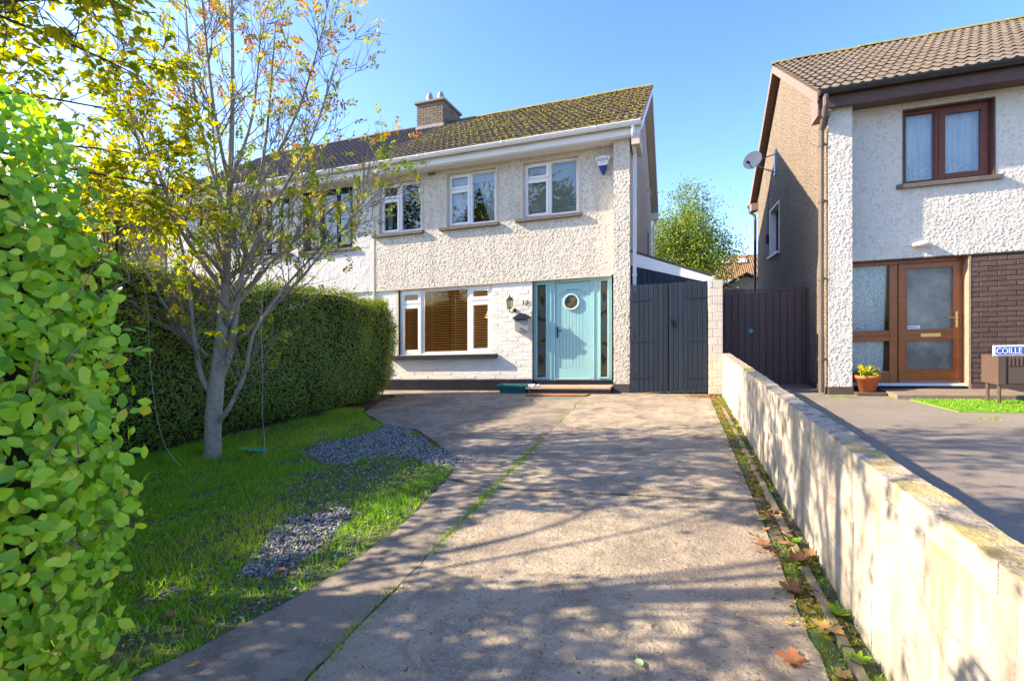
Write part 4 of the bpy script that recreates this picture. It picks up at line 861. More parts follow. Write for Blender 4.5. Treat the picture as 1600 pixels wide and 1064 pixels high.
while x < 2.33:
    w = .125; zt = 1.90 if x < 1.2 else 1.815; mb = MB(); mb.box(x, min(x+w-.007, 2.333), 10.9, 10.925, .02, zt+rng.normal()*.003); mb.build('board', m_gate_brown, bg, bevel=.004); x += w
mb = MB(); mb.lathe((1.36, 10.9, 1.055), [(.045, 0), (.045, .012), (.025, .016)], 14, axis='y'); mb.build('gate_lock', mat('blue_lock', (.05, .3, .45), .4), bg)

def rough_block(L, H, D, seed, amp=.004, nx=10, nz=4, ny=3):
    """block lying along +Y, width D along +X, with a worn surface"""
    bm = bmesh.new(); bmesh.ops.create_cube(bm, size=1)
    for v in bm.verts: v.co = Vector(((v.co.x+.5)*D, (v.co.y+.5)*L, (v.co.z+.5)*H))
    bmesh.ops.bevel(bm, geom=bm.edges[:], offset=.003, segments=1, affect='EDGES')
    bmesh.ops.subdivide_edges(bm, edges=[e for e in bm.edges if e.calc_length() > .15], cuts=6, use_grid_fill=True)
    V = np.array([v.co for v in bm.verts]); n = vnoise(V+seed*3.7, 14., seed)-.5; n2 = vnoise(V+seed*1.7, 40., seed+5)-.5
    N = np.array([v.normal for v in bm.verts])
    for v, q, nn in zip(bm.verts, n*amp*2+n2*amp, N): v.co += Vector(nn)*q
    bm.normal_update(); mb = MB(); bm.verts.index_update(); mb.add([v.co.copy() for v in bm.verts], [[v.index for v in f.verts] for f in bm.faces]); bm.free(); return mb
bwall2 = thing('boundary_wall', 'low cream block wall with lichen-stained top between the two driveways', 'wall', (.78, 4, 0))
WX0, WX1 = .722, .835
mb = MB(); mb.box(WX0+.005, WX1-.005, -1.45, 9.44, -.1, .72); mb.build('mortar', m_mortar_wall, bwall2)
bl = [local_mesh('block', rough_block(.444, .218, WX1-WX0, 60+k), m_wallblock) for k in range(5)]; cp = [local_mesh('coping_stone', rough_block(.60, .085, WX1-WX0+.004, 80+k, .006), m_coping) for k in range(4)]
hb = [local_mesh('block', rough_block(.218, .218, WX1-WX0, 90+k), m_wallblock) for k in range(2)]
for r in range(3):
    y = -1.45+(0 if r % 2 else -.225)
    while y < 9.3:
        if y+.444 > 9.45: link('block', hb[0], bwall2, sh((WX0, y, -.02+r*.2205))); break
        link('block', bl[int(rng.integers(5))], bwall2, sh((WX0+rng.normal()*.0015, y, -.02+r*.2205))); y += .4445
y = -1.5
while y < 9.3:
    link('coping_stone', cp[int(rng.integers(4))], bwall2, sh((WX0-.002+rng.normal()*.001, min(y, 8.85), .641+rng.normal()*.0015))); y += .6005

# ------------------------------------------------------------------ wall-mounted and small things
mb = MB(); mb.prism([(-1.545, YU-.075, 4.545), (-1.40, YU-.075, 4.22), (-1.375, YU-.075, 4.22), (-1.235, YU-.075, 4.535), (-1.39, YU-.075, 4.57)], (0, .07, 0)); al = thing('alarm_box', 'white triangular alarm box with navy base high on the cream wall', 'alarm box', (-1.39, YU, 4.2))
mb.build('housing', m_white, al, bevel=.012)
mb = MB(); mb.prism([(-1.475, YU-.079, 4.375), (-1.405, YU-.079, 4.208), (-1.37, YU-.079, 4.208), (-1.305, YU-.079, 4.375)], (0, .076, 0)); mb.build('base', m_alarm_navy, al)
mb = MB(); put_text(mb, 'AOIOS', .075, -1.50, YU-.0765, 4.462, .215); mb.build('lettering', m_ink, al)
mb = MB(); mb.box(-1.43, -1.36, YU-.0768, YU-.075, 4.435, 4.44); mb.box(-1.42, -1.38, YU-.0768, YU-.075, 4.42, 4.425); mb.build('small_print', m_pink, al)
hn = thing('house_number', 'black numerals 13 on the white brick beside the lantern', 'house number', (-2.99, YF, 1.77))
for s, x in (('1', -3.035), ('3', -2.975)):
    mb = MB(); put_text(mb, s, .125, x, YF-.014, 1.765, .022 if s == '1' else .058, depth=.004); mb.build('digit', m_black, hn)
lt = thing('wall_lantern', 'black carriage lantern with amber glass on the white brick', 'lantern', (-3.26, YF, 1.6)); lx, ly = -3.27, YF-.17
mb = MB(); mb.lathe((lx+.05, YF-.008, 1.66), [(.045, 0), (.045, .015), (.02, .03)], 14, axis='y'); mb.tube([(lx+.05, YF-.03, 1.66), (lx+.04, YF-.10, 1.60), (lx, ly, 1.63), (lx, ly, 1.69)], .011, 8); mb.build('bracket', m_black, lt, True)
mb = MB(); mb.lathe((lx, ly, 1.69), [(.03, 0), (.045, .012), (.05, .02)], 6); mb.lathe((lx, ly, 1.86), [(.088, 0), (.082, .012), (.04, .06), (.014, .075), (.02, .09), (.008, .10), (.006, .14), (.001, .145)], 6)
for k in range(6):
    t = math.pi*2*k/6; mb.tube([(lx+.048*math.cos(t), ly+.048*math.sin(t), 1.70), (lx+.074*math.cos(t), ly+.074*math.sin(t), 1.86)], .005, 4)
mb.build('cage', m_black, lt)
MB().lathe((lx, ly, 1.705), [(.043, 0), (.068, .15)], 6).build('glass', m_lampglass, lt)
pb = thing('post_box', 'grey post box with dark arched lid under the house number', 'post box', (-3.03, YF, 1.2)); x0, x1 = -3.19, -2.88; yb = YF-.012
mb = MB(); mb.prism([(x0+.012, yb-.10, 1.22), (x1-.012, yb-.10, 1.22), (x1-.002, yb-.13, 1.48), (x0+.002, yb-.13, 1.48)], (0, .12, 0)); mb.build('body', m_postgrey, pb, bevel=.006)
arc = [(x0-.02, 1.475)]+[(x0-.02+(x1-x0+.04)*k/12, 1.50+.085*math.sin(math.pi*k/12)) for k in range(13)]+[(x1+.02, 1.475)]
mb = MB(); mb.prism([(x, yb-.155, z) for x, z in arc][::-1], (0, .155, 0)); mb.build('lid', m_sill_blue, pb, bevel=.004)
mb = MB(); mb.box(x0+.03, x1-.03, yb-.150, yb-.12, 1.44, 1.475); mb.build('flap', m_black, pb); mb = MB(); mb.lathe(((x0+x1)/2-.02, yb-.112, 1.275), [(.013, 0), (.012, .008)], 10, axis='y'); mb.box((x0+x1)/2-.0, (x0+x1)/2+.03, yb-.118, yb-.10, 1.27, 1.28); mb.build('lock', m_black, pb)
solo('meter_box', MB().box(-6.47, -6.29, YF-.06, YF-.001, .45, .61), m_meter, 'small grey meter box low on the white wall behind the hedge', 'meter box', bevel=.008)
# trough, mat, pebbles, stub
tr = thing('planter_trough', 'teal plastic trough against the navy plinth left of the step', 'trough', (-3.15, 9.6, 0))
mb = MB(); mb.prism([(-3.40, 9.45, .0), (-2.86, 9.45, .0), (-2.83, 9.42, .13), (-3.43, 9.42, .13)], (0, .25, 0)); mb.build('body', m_trough, tr, bevel=.008)
mb = MB(); ring_ = [(-3.46, 9.40, .13), (-2.80, 9.40, .13)]; mb.box(-3.46, -2.80, 9.395, 9.425, .12, .165); mb.box(-3.46, -2.80, 9.67, 9.70, .12, .165); mb.box(-3.46, -3.43, 9.425, 9.67, .12, .165); mb.box(-2.83, -2.80, 9.425, 9.67, .12, .165); mb.build('rim', m_trough, tr, bevel=.006)
MB().box(-3.43, -2.83, 9.43, 9.67, .125, .14).build('soil', m_soil, tr)
solo('doormat', MB().prism([(-2.76, 9.06, .004), (-1.62, 9.07, .004), (-1.55, 9.27, .004), (-2.66, 9.27, .004)], (0, 0, .022)), m_mat, 'thin reddish brown mat lying before the front step', 'doormat')
for k, (x, y, s) in enumerate(((-2.77, 9.45, .036), (-2.69, 9.43, .042), (-2.60, 9.47, .034))):
    bm = bmesh.new(); bmesh.ops.create_icosphere(bm, subdivisions=2, radius=1); V = np.array([v.co for v in bm.verts]); V = V*(1+.25*(vnoise(V+k*9, 1.6, k)-.5))[:, None]*np.array([1.25, 1, .8])*s
    mb = MB(); mb.add((V+np.array([x, y, .125+s*.7])).tolist(), [[v.index for v in f.verts] for f in bm.faces]); bm.free()
    solo('white_pebble', mb, m_white, 'one of three white pebbles in a row on the step edge', 'pebble', 'white pebbles on the step', smooth=True)
# neighbour's things
wl_ = thing('bulkhead_light', 'cream oval bulkhead light above the mahogany door', 'light', (3.73, YU, 2.36))
E_ = [(.13*math.cos(t)*1.0, .052*math.sin(t)) for t in np.linspace(0, 2*math.pi, 24, endpoint=False)]
mb = MB(); mb.prism([(3.73+a, YU-.05, 2.405+b) for a, b in E_], (0, .045, 0)); mb.build('base', m_opal, wl_)
mb = MB(); mb.grid([[(3.73+a*k, YU-.05-h, 2.405+b*k) for a, b in E_+E_[:1]] for k, h in ((.95, 0), (.9, .03), (.7, .05), (.3, .06), (.01, .062))]); mb.build('cover', m_opal, wl_, True)
fp = thing('flower_pot', 'terracotta pot of yellow flowers by the mahogany doorway', 'plant pot', (2.93, 9.58, .04)); c = (2.93, 9.6, .045)
mb = MB(); mb.lathe(c, [(.115, 0), (.16, .215), (.178, .215), (.182, .265), (.165, .27), (.16, .235), (.15, .23)], 24); mb.build('pot', m_terra, fp, True, bevel=0)
MB().lathe((c[0], c[1], c[2]+.225), [(.158, 0), (.01, .02)], 14).build('soil', m_soil, fp)
r = np.random.default_rng(4); n = 150; P = np.stack([c[0]+r.normal(0, .075, n), c[1]+r.normal(0, .06, n), c[2]+.25+r.uniform(0, .12, n)], -1); KITE = [(0, 0, 0), (.3, .5, .1), (0, 1, 0), (-.3, .5, .1)]; KF = [(0, 1, 2), (0, 2, 3)]
V, F = scatter(KITE, KF, P, frames(rand_unit(n, r), rand_unit(n, r)+np.array([0, 0, .6])), r.uniform(.04, .075, n)); np_obj('foliage', V, F, m_weed, fp, np.repeat(r.random(n), 4), kind='stuff')
m_yel = mat('yellow_petal', (.72, .50, .02), .6); m_pur = mat('mauve_petal', (.25, .1, .2), .6)
for k in range(16):
    yel = k < 11; x, y, z = (c[0]-.06+r.normal()*.06 if yel else c[0]+.1+r.normal()*.04), c[1]-.03+r.normal()*.05, c[2]+.33+r.uniform(0, .1)
    if yel == False: z -= .03
    mb = MB(); s_ = .03 if yel else .022
    for q in range(6):
        t = q*math.pi/3; mb.add([(x, y, z), (x+s_*math.cos(t-.4), y-.006, z+s_*math.sin(t-.4)), (x+1.3*s_*math.cos(t), y-.012, z+1.3*s_*math.sin(t)), (x+s_*math.cos(t+.4), y-.006, z+s_*math.sin(t+.4))], [(0, 1, 2, 3)])
    mb.build('flower', m_yel if yel else m_pur, fp)
cb = thing('meter_cabinet', 'brown metal cabinet on legs before the brown brick wall, cut by the frame edge', 'cabinet', (4.6, 8.75, 0))
mb = MB(); mb.box(4.24, 5.15, 8.62, 8.98, .28, .665); mb.build('body', m_boxbrown, cb, bevel=.006)
MB().box(4.150, 4.238, 8.60, 9.0, .275, .67).build('end_panel', m_boxbrown, cb, bevel=.004)
MB().box(4.26, 5.13, 8.608, 8.62, .29, .515).build('door_panel', m_boxbrown, cb, bevel=.004)
for k in range(20): mb = MB(); mb.box(4.27+k*.043, 4.295+k*.043, 8.605, 8.62, .53, .645); mb.build('rib', m_boxbrown, cb, bevel=.004)
for x in (4.19, 5.0):
    for y in (8.66, 8.93): mb = MB(); mb.tube([(x, y, 0), (x, y, .28)], .022, 8); mb.build('leg', m_boxbrown, cb)
sg = thing('street_sign', 'blue and white street name plate standing on top of the brown cabinet', 'sign', (4.6, 8.7, .665))
MB().box(4.135, 5.3, 8.68, 8.695, .668, .812).build('plate', m_white, sg, bevel=.003)
MB().box(4.16, 5.27, 8.674, 8.68, .690, .790).build('field', m_blue, sg)
mb = MB(); put_text(mb, 'COILLE IL', .112, 4.17, 8.673, .698, .37, depth=.0015); mb.build('lettering', m_white, sg)
dish = thing('satellite_dish', 'grey satellite dish on an arm from the brown gable', 'satellite dish', (RX0, 14.3, 5.5))
dc = Vector((1.80, 14.0, 5.30)); dn = Vector((-.50, -.82, .22)).normalized(); a_ = dn.orthogonal().normalized(); b_ = dn.cross(a_)
P = [[tuple(dc+(a_*math.cos(t)+b_*math.sin(t))*r_*.235+dn*(.05*r_*r_)) for t in np.linspace(0, 2*math.pi, 29)] for r_ in (.02, .25, .5, .75, 1.)]
mb = MB(); mb.grid(P); mb.grid([[tuple(Vector(q)-dn*.012) for q in r_] for r_ in P][::-1]); mb.grid([P[-1], [tuple(Vector(q)-dn*.012) for q in P[-1]]]); mb.build('reflector', m_dish, dish, True)
mb = MB(); q = dc-dn*.05; mb.tube([q, (RX0+.0, 14.35, 5.50)], .018, 6); mb.tube([q-Vector((0, 0, .1)), (RX0, 14.35, 5.02)], .016, 6); mb.box(RX0-.03, RX0+.01, 14.28, 14.42, 4.95, 5.6); mb.build('bracket', m_chrome, dish)
mb = MB(); f_ = dc+dn*.32-b_*0+Vector((0, 0, -.16)); mb.tube([dc+Vector((0, 0, -.2)), f_], .011, 6); mb.tube([f_, f_-dn*.09+Vector((0, 0, .02))], .035, 8); mb.build('feed_arm', m_gut_blk, dish)
mb = MB(); mb.tube([(RX0-.02, 14.35, 5.3), (RX0-.02, 14.9, 5.1), (RX0-.02, 15.35, 4.6), (RX0-.02, 15.42, 3.6)], .008, 5); mb.lathe((RX0-.04, 15.42, 3.35), [(.05, 0), (.05, .22), (.02, .27)], 8); mb.build('cable', m_black, dish)

# ------------------------------------------------------------------ leaves and branches
LEAF8 = [(0, 0, 0), (0, .28, -.03), (0, .58, -.03), (0, .84, .0), (0, 1, .03), (-.23, .22, .04), (-.33, .52, .06), (-.20, .82, .045), (.23, .22, .04), (.33, .52, .06), (.20, .82, .045)]
LF8 = [(0, 1, 5), (1, 2, 6), (1, 6, 5), (2, 3, 7), (2, 7, 6), (3, 4, 7), (0, 8, 1), (1, 9, 2), (1, 8, 9), (2, 10, 3), (2, 9, 10), (3, 10, 4)]
LEAF4 = [(0, 0, 0), (-.27, .5, .07), (0, 1, 0), (.27, .5, .07)]; LF4 = [(0, 2, 1), (0, 3, 2)]
def leaf_obj(name, P, nrm, along, size, m, parent, tmpl='4', kind='stuff', rnd=None):
    T, F0 = (LEAF8, LF8) if tmpl == '8' else (LEAF4, LF4); V, F = scatter(T, F0, P, frames(unit(nrm), along), size)
    return np_obj(name, V, F, m, parent, np.repeat(rng.random(len(P)) if rnd is None else rnd, len(T)), tmpl == '8', kind)

# ---- front hedge (bright, near)
fh = thing('hedge', 'tall bright green broadleaf hedge at the left edge, nearest the camera', 'hedge', (-1.9, .7, 0))
def fh_face(z): return -1.68-.05*np.sin(z*5)-.0*z-np.clip(z-1.55, 0, 9)**1.5*.85+.05*np.clip(1.4-np.abs(z-1.1), 0, 1)
Y0, Y1 = .28, 1.06; ztop = 2.10
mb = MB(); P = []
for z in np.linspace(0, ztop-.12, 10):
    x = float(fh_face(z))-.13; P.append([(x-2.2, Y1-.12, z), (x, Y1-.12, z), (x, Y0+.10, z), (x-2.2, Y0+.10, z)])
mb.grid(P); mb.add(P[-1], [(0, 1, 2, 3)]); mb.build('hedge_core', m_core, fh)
r = np.random.default_rng(15)
def fh_leaves(n):
    k = r.random(n); z = r.uniform(.02, ztop, n); y = r.uniform(Y0, Y1, n); x = fh_face(z)+r.normal(0, .055, n)-.02; nr = np.stack([np.ones(n), r.normal(0, .45, n), r.normal(.35, .4, n)], -1)
    t = k > .60; z[t] = ztop-.05+r.normal(0, .04, t.sum())-np.abs(r.normal(0, .03, t.sum())); x[t] = -1.98-r.uniform(0, 1.0, t.sum()); nr[t] = np.stack([r.normal(.2, .5, t.sum()), r.normal(-.2, .5, t.sum()), np.ones(t.sum())], -1)
    b = k > .78; y[b] = Y1+r.normal(-.02, .04, b.sum()); z[b] = r.uniform(.05, ztop, b.sum()); x[b] = fh_face(z[b])-.02-r.exponential(.35, b.sum()); nr[b] = np.stack([r.normal(.3, .5, b.sum()), np.ones(b.sum()), r.normal(.2, .4, b.sum())], -1)
    f = k > .90; y[f] = Y0+r.normal(.0, .04, f.sum()); nr[f] = np.stack([r.normal(.3, .5, f.sum()), -np.ones(f.sum()), r.normal(.2, .4, f.sum())], -1)
    return np.stack([x, y, z], -1), unit(nr)
P, N = fh_leaves(10500); al_ = np.stack([r.normal(.55, .5, len(P)), r.normal(0, .6, len(P)), r.normal(.15, .6, len(P))], -1); S = r.uniform(.025, .051, len(P))
P += 0; vis = (P[:, 0] > -1.95) & (P[:, 1] > .35) & (P[:, 1] < 1.08); idx = np.where(vis)[0]; sel = r.choice(idx, 290, replace=False); rest = np.setdiff1d(np.arange(len(P)), sel)
leaf_obj('foliage', P[rest], N[rest], al_[rest], np.stack([S[rest]*r.uniform(.85, 1.1, len(rest)), S[rest], S[rest]], -1), m_leaf_hedge, fh, '8')
lm = []
for k in range(12):
    q = sel[k]; V, F = scatter(LEAF8, LF8, np.zeros((1, 3)), frames(N[q:q+1], al_[q:q+1]), np.array([S[q]*1.05])); lm.append(make_mesh('leaf', V, F, m_leaf_hedge, None, True, np.zeros(len(V))))
for q in sel: link('leaf', lm[int(r.integers(12))], fh, sh(P[q]+np.array([.012, 0, 0])))
for k in range(46):
    z = r.uniform(.1, 1.85); y = r.uniform(Y0+.1, Y1); x = float(fh_face(z)); mb = MB() if k == 0 else mb
    mb.tube([(x-.16, y-.05, z-.12), (x-.06, y, z-.02), (x+.03, y+r.normal()*.05, z+.05), (x+.05, y+r.normal()*.06, z+.12)], [.004, .0035, .002, .001], 4)
mb.build('twigs', m_twig, fh, kind='stuff')
# stray shoots to the right of the face
mb = MB(); PP = []; NN = []; AA = []
for k in range(9):
    z = r.uniform(.12, 1.75); y = Y1-.02+r.normal()*.03; x = float(fh_face(z)); d = np.array([r.uniform(.03, .10), r.uniform(.0, .1), r.uniform(.0, .1)])
    a = np.array([x-.03, y, z]); mb.tube([tuple(a), tuple(a+d*.6), tuple(a+d)], [.003, .002, .001], 4)
    for t in np.linspace(.2, 1, 7): PP.append(a+d*t); NN.append(r.normal(size=3)*.5+np.array([.2, -.2, 1])); AA.append(d*2+r.normal(size=3)*.12)
mb.build('shoots', m_twig, fh, kind='stuff'); leaf_obj('shoot_foliage', np.array(PP), np.array(NN), np.array(AA), r.uniform(.026, .045, len(PP)), m_leaf_hedge, fh, '8')

# ---- boundary hedge (dark, along the lawn)
bh = thing('hedge', 'long dark clipped hedge along the lawn between the tree and the house', 'hedge', (-6.2, 5.5, 0))
def bh_face(y, z):                                 # x of the face
    base = -5.86+(y-3.9)*.095; b = .16*np.sin(np.clip(z/1.9, 0, 1)*math.pi*.85+.2); tuck = -.25*np.clip(.35-z, 0, .35)/.35-.6*np.clip(z-(bh_top(y)-.18), 0, 1)
    end = -1.2*np.clip(y-8.35, 0, 1)**2
    return base+b+tuck+end+.26*(vnoise(np.stack([y, z], -1), 1.6, 4)-.5)+.08*(vnoise(np.stack([y, z], -1), 5., 9)-.5)
def bh_top(y): return 2.20-(y-3.9)*.055+.06*np.sin(y*2.1)+.03*np.sin(y*5.3+1)
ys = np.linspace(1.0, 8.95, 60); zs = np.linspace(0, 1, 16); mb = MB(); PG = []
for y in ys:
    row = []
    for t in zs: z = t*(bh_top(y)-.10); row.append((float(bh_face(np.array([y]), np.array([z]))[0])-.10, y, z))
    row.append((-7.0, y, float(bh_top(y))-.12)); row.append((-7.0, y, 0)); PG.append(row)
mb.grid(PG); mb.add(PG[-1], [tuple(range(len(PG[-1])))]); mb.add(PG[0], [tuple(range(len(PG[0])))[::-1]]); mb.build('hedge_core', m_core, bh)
r = np.random.default_rng(22)
def bh_leaves(n, top=.25):
    y = r.uniform(1.6, 8.95, n); z = r.random(n)**.9*bh_top(y); x = bh_face(y, z)+r.normal(-.03, .04, n); nr = np.stack([np.ones(n), r.normal(-.1, .5, n), r.normal(.4, .45, n)], -1)
    t = r.random(n) < top; x[t] = bh_face(y[t], bh_top(y[t])-.2)-r.uniform(0, 1.0, t.sum()); z[t] = bh_top(y[t])+r.normal(-.03, .035, t.sum()); nr[t] = np.stack([r.normal(.1, .5, t.sum()), r.normal(0, .5, t.sum()), np.ones(t.sum())], -1)
    e = r.random(n) < .05; y[e] = 8.9+r.normal(0, .06, e.sum()); x[e] = -5.9-r.uniform(0, 1.1, e.sum()); z[e] = r.random(e.sum())*1.9; nr[e] = np.stack([r.normal(.3, .5, e.sum()), np.ones(e.sum()), r.normal(.3, .4, e.sum())], -1)
    return np.stack([x, y, z], -1), unit(nr)
P, N = bh_leaves(80000); al_ = np.stack([r.normal(.5, .5, len(P)), r.normal(0, .6, len(P)), r.normal(.25, .5, len(P))], -1); S = r.uniform(.022, .045, len(P))
sun = ((P[:, 1]-5.2)*.32+(P[:, 2]-1.4)*.55+r.normal(0, .26, len(P))) > .55  # leaves near the top and house end carry sunlight in their colour
leaf_obj('foliage', P[~sun], N[~sun], al_[~sun], S[~sun], m_leaf_dark, bh); leaf_obj('sunlit_foliage', P[sun], N[sun], al_[sun], S[sun], m_leaf_sun, bh)
mb = MB()
for k in range(260):
    y = r.uniform(2, 8.8); z = r.uniform(.1, 2.0); x = float(bh_face(np.array([y]), np.array([z]))[0]); mb.tube([(x-.1, y, z-.1), (x+.0, y+r.normal()*.04, z), (x+.05, y+r.normal()*.07, z+.09)], [.004, .003, .0012], 3)
mb.build('twigs', m_twig, bh, kind='stuff')

mb = MB(); PP, NN, AA = [], [], []                     # stray shoots that have outgrown the clipping
for k in range(210):
    y = r.uniform(2.2, 8.9); top = r.random() < .6; z = float(bh_top(y)) if top else r.uniform(.5, 2.0); x = float(bh_face(np.array([y]), np.array([z]))[0])-(r.uniform(.0, .8) if top else 0)
    d = np.array([r.normal(.05, .06), r.normal(0, .06), r.uniform(.08, .22)]) if top else np.array([r.uniform(.06, .16), r.normal(0, .06), r.uniform(.0, .1)]); a = np.array([x-.02, y, z-.04]); mb.tube([tuple(a), tuple(a+d*.6), tuple(a+d*1.1)], [.003, .002, .001], 3)
    for t in np.linspace(.15, 1.1, 9): PP.append(a+d*t); NN.append(r.normal(size=3)); AA.append(d*4+r.normal(size=3)*.6)
mb.build('shoots', m_twig, bh, kind='stuff'); leaf_obj('shoot_foliage', np.array(PP), np.array(NN), np.array(AA), r.uniform(.025, .045, len(PP)), m_leaf_sun, bh)

# ---- rowan tree on the lawn
CR = Vector((.949, .3157, 0)); CF = Vector((-.3157, .949, 0))
def path_from(o, pts): return [o+CR*u+CF*v+Vector((0, 0, z)) for u, v, z in pts]
def grow(p, d, L, n, wob, up, r):
    pts = [p]; d = d.normalized()
    for i in range(n):
        d = (d+Vector(r.normal(size=3))*wob+Vector((0, 0, up))).normalized(); p = p+d*(L/n); pts.append(p)
    return pts
def smooth_path(pts, sub=4):
    out = []
    for i in range(len(pts)-1):
        p0, p1, p2, p3 = pts[max(i-1, 0)], pts[i], pts[i+1], pts[min(i+2, len(pts)-1)]
        for k in range(sub):
            t = k/sub; out.append(.5*((2*p1)+(p2-p0)*t+(2*p0-5*p1+4*p2-p3)*t*t+(3*p1-p0-3*p2+p3)*t**3))
    return out+[pts[-1]]
rowan = thing('rowan_tree', 'slender grey-barked rowan with sparse autumn leaves on the lawn', 'tree', (-5.0, 4.30, -.02)); o0 = Vector((-5.0, 4.30, -.03)); r = np.random.default_rng(31)
def lerp_r(n, a, b): return list(np.linspace(a, b, n))
tp = smooth_path(path_from(o0, [(0, 0, -.05), (.0, 0, .05), (.01, 0, .45), (.05, 0, .9), (.09, .02, 1.4), (.13, .03, 2.0), (.17, .02, 2.8), (.22, 0, 3.8), (.25, -.05, 4.9), (.22, -.05, 6.0)]), 5)
n = len(tp); tr_r = [0.12 if i == 0 else .12-.0 if i < 5 else (.100-.016*i/10 if i < 10 else (.084)*(1-(i-10)/(n-10))**1.35+.009) for i in range(n)]
mb = MB(); mb.tube(tp, tr_r, 12); mb.build('trunk', m_bark, rowan, True)
limbs = [([(-.01, 0, .72), (-.12, -.03, .98), (-.19, -.05, 1.5), (-.24, -.05, 2.0), (-.36, -.1, 2.7), (-.6, -.2, 3.6)], .042), ([(.03, 0, .38), (.22, -.08, .55), (.43, -.12, .95), (.52, -.1, 1.4), (.78, 0, 1.85), (1.15, .1, 2.3), (1.6, .2, 2.7)], .036),
    ([(.05, 0, .85), (.17, .05, 1.2), (.23, .1, 1.8), (.34, .15, 2.6), (.5, .2, 3.6), (.62, .2, 5.0)], .062), ([(.06, .02, 1.0), (.02, .15, 1.6), (-.05, .3, 2.4), (-.2, .4, 3.4), (-.35, .5, 4.8)], .045),
    ([(.17, .0, 1.5), (.4, -.15, 2.0), (.75, -.2, 2.7), (1.2, -.2, 3.5), (1.5, -.2, 4.4)], .036), ([(.12, .0, 1.9), (-.2, -.2, 2.5), (-.55, -.3, 3.3), (-.85, -.35, 4.4)], .033),
    ([(.2, .1, 1.7), (.5, .3, 2.2), (1.0, .4, 2.7), (1.7, .5, 3.3)], .03), ([(.16, 0, 2.4), (.5, .1, 3.1), (.95, .1, 4.0), (1.25, .1, 5.0)], .03), ([(.18, 0, 2.7), (-.1, .1, 3.4), (-.3, .1, 4.4), (-.4, .1, 5.6)], .028),
    ([(.2, .1, 1.3), (.55, .1, 1.6), (1.0, .0, 2.0), (1.5, -.1, 2.5), (1.9, -.1, 2.9)], .024), ([(-.05, 0, 1.15), (-.3, -.1, 1.5), (-.6, -.2, 2.1), (-.9, -.2, 3.0)], .022), ([(.12, 0, 1.55), (.5, -.3, 1.9), (.95, -.5, 2.4), (1.45, -.6, 3.2)], .024),
    ([(.2, 0, 3.1), (.3, .3, 4.0), (.3, .5, 5.2)], .026), ([(.2, 0, 3.0), (.25, -.4, 3.8), (.3, -.7, 4.9)], .026), ([(.1, 0, 2.1), (-.1, -.5, 2.7), (-.3, -.8, 3.6)], .026), ([(.1, .1, 2.0), (.3, .7, 2.6), (.4, 1.1, 3.6)], .026)]
spray_P, spray_D = [], []; twm = MB()
def twigs(path, rad, n_, L0, lvl):
    for k in range(n_):
        f = r.uniform(.22, .99); i = min(int(f*(len(path)-1)), len(path)-2); p = path[i].lerp(path[i+1], r.random()); d0 = (path[i+1]-path[i]).normalized()
        side = Vector(r.normal(size=3)); side = (side-d0*side.dot(d0)).normalized(); d = (d0*.75+side*.7+Vector((0, 0, .15))); L = L0*r.uniform(.5, 1.2)*(1.15-.5*f)
        q = grow(p, d, L, 5, .13, .07, r); rr = max(.0026, rad*(1-f)*.5+.003)
        twm.tube(q, lerp_r(len(q), rr, .0013), 4 if lvl else 5, cap=False)
        if lvl == 0: twigs(q, rr, 6, L0*.50, 1)
        else:
            if r.random() < .46: spray_P.append(q[-1]); spray_D.append((q[-1]-q[-2]).normalized())
            if r.random() < .16: spray_P.append(q[2]); spray_D.append((q[3]-q[2]).normalized()+Vector(r.normal(size=3))*.5)
for pts, rad in limbs:
    q = smooth_path(path_from(o0, pts), 5); mb = MB(); mb.tube(q, [rad*.72*(1-i/len(q))**.9+.004 for i in range(len(q))], 8); mb.build('limb', m_bark, rowan, True); twigs(q, rad*.5, 20, .80, 0)
twigs(tp[14:], .03, 26, .8, 0)
twm.build('twigs', m_twig, rowan, kind='stuff')
# pinnate leaves
PP, NN, AA, SS, RR = [], [], [], [], []
for p, d in zip(spray_P, spray_D):
    L = r.uniform(.09, .16); d = (d*.6+Vector(r.normal(size=3))*.5+Vector((0, 0, -.1))).normalized(); nrm = Vector(r.normal(size=3))*.5+Vector((0, 0, 1)); w = d.cross(nrm).normalized(); nrm = w.cross(d); base = r.random()*.8+.1
    base = base*.7+.28 if p.z > 3.6 else base*.78
    for t in np.linspace(.15, 1, 6):
        for s_ in (-1, 1):
            a = d*.55+w*s_ if t < 1 else d+w*s_*.3; PP.append(p+d*L*t); AA.append(a); NN.append(nrm+Vector(r.normal(size=3))*.25); SS.append(r.uniform(.034, .056)); RR.append((base+r.normal()*.06) % 1)
leaf_obj('foliage', np.array(PP), np.array(NN), np.array(AA), np.array(SS), m_leaf_rowan, rowan, rnd=np.array(RR))
print('rowan sprays', len(spray_P))

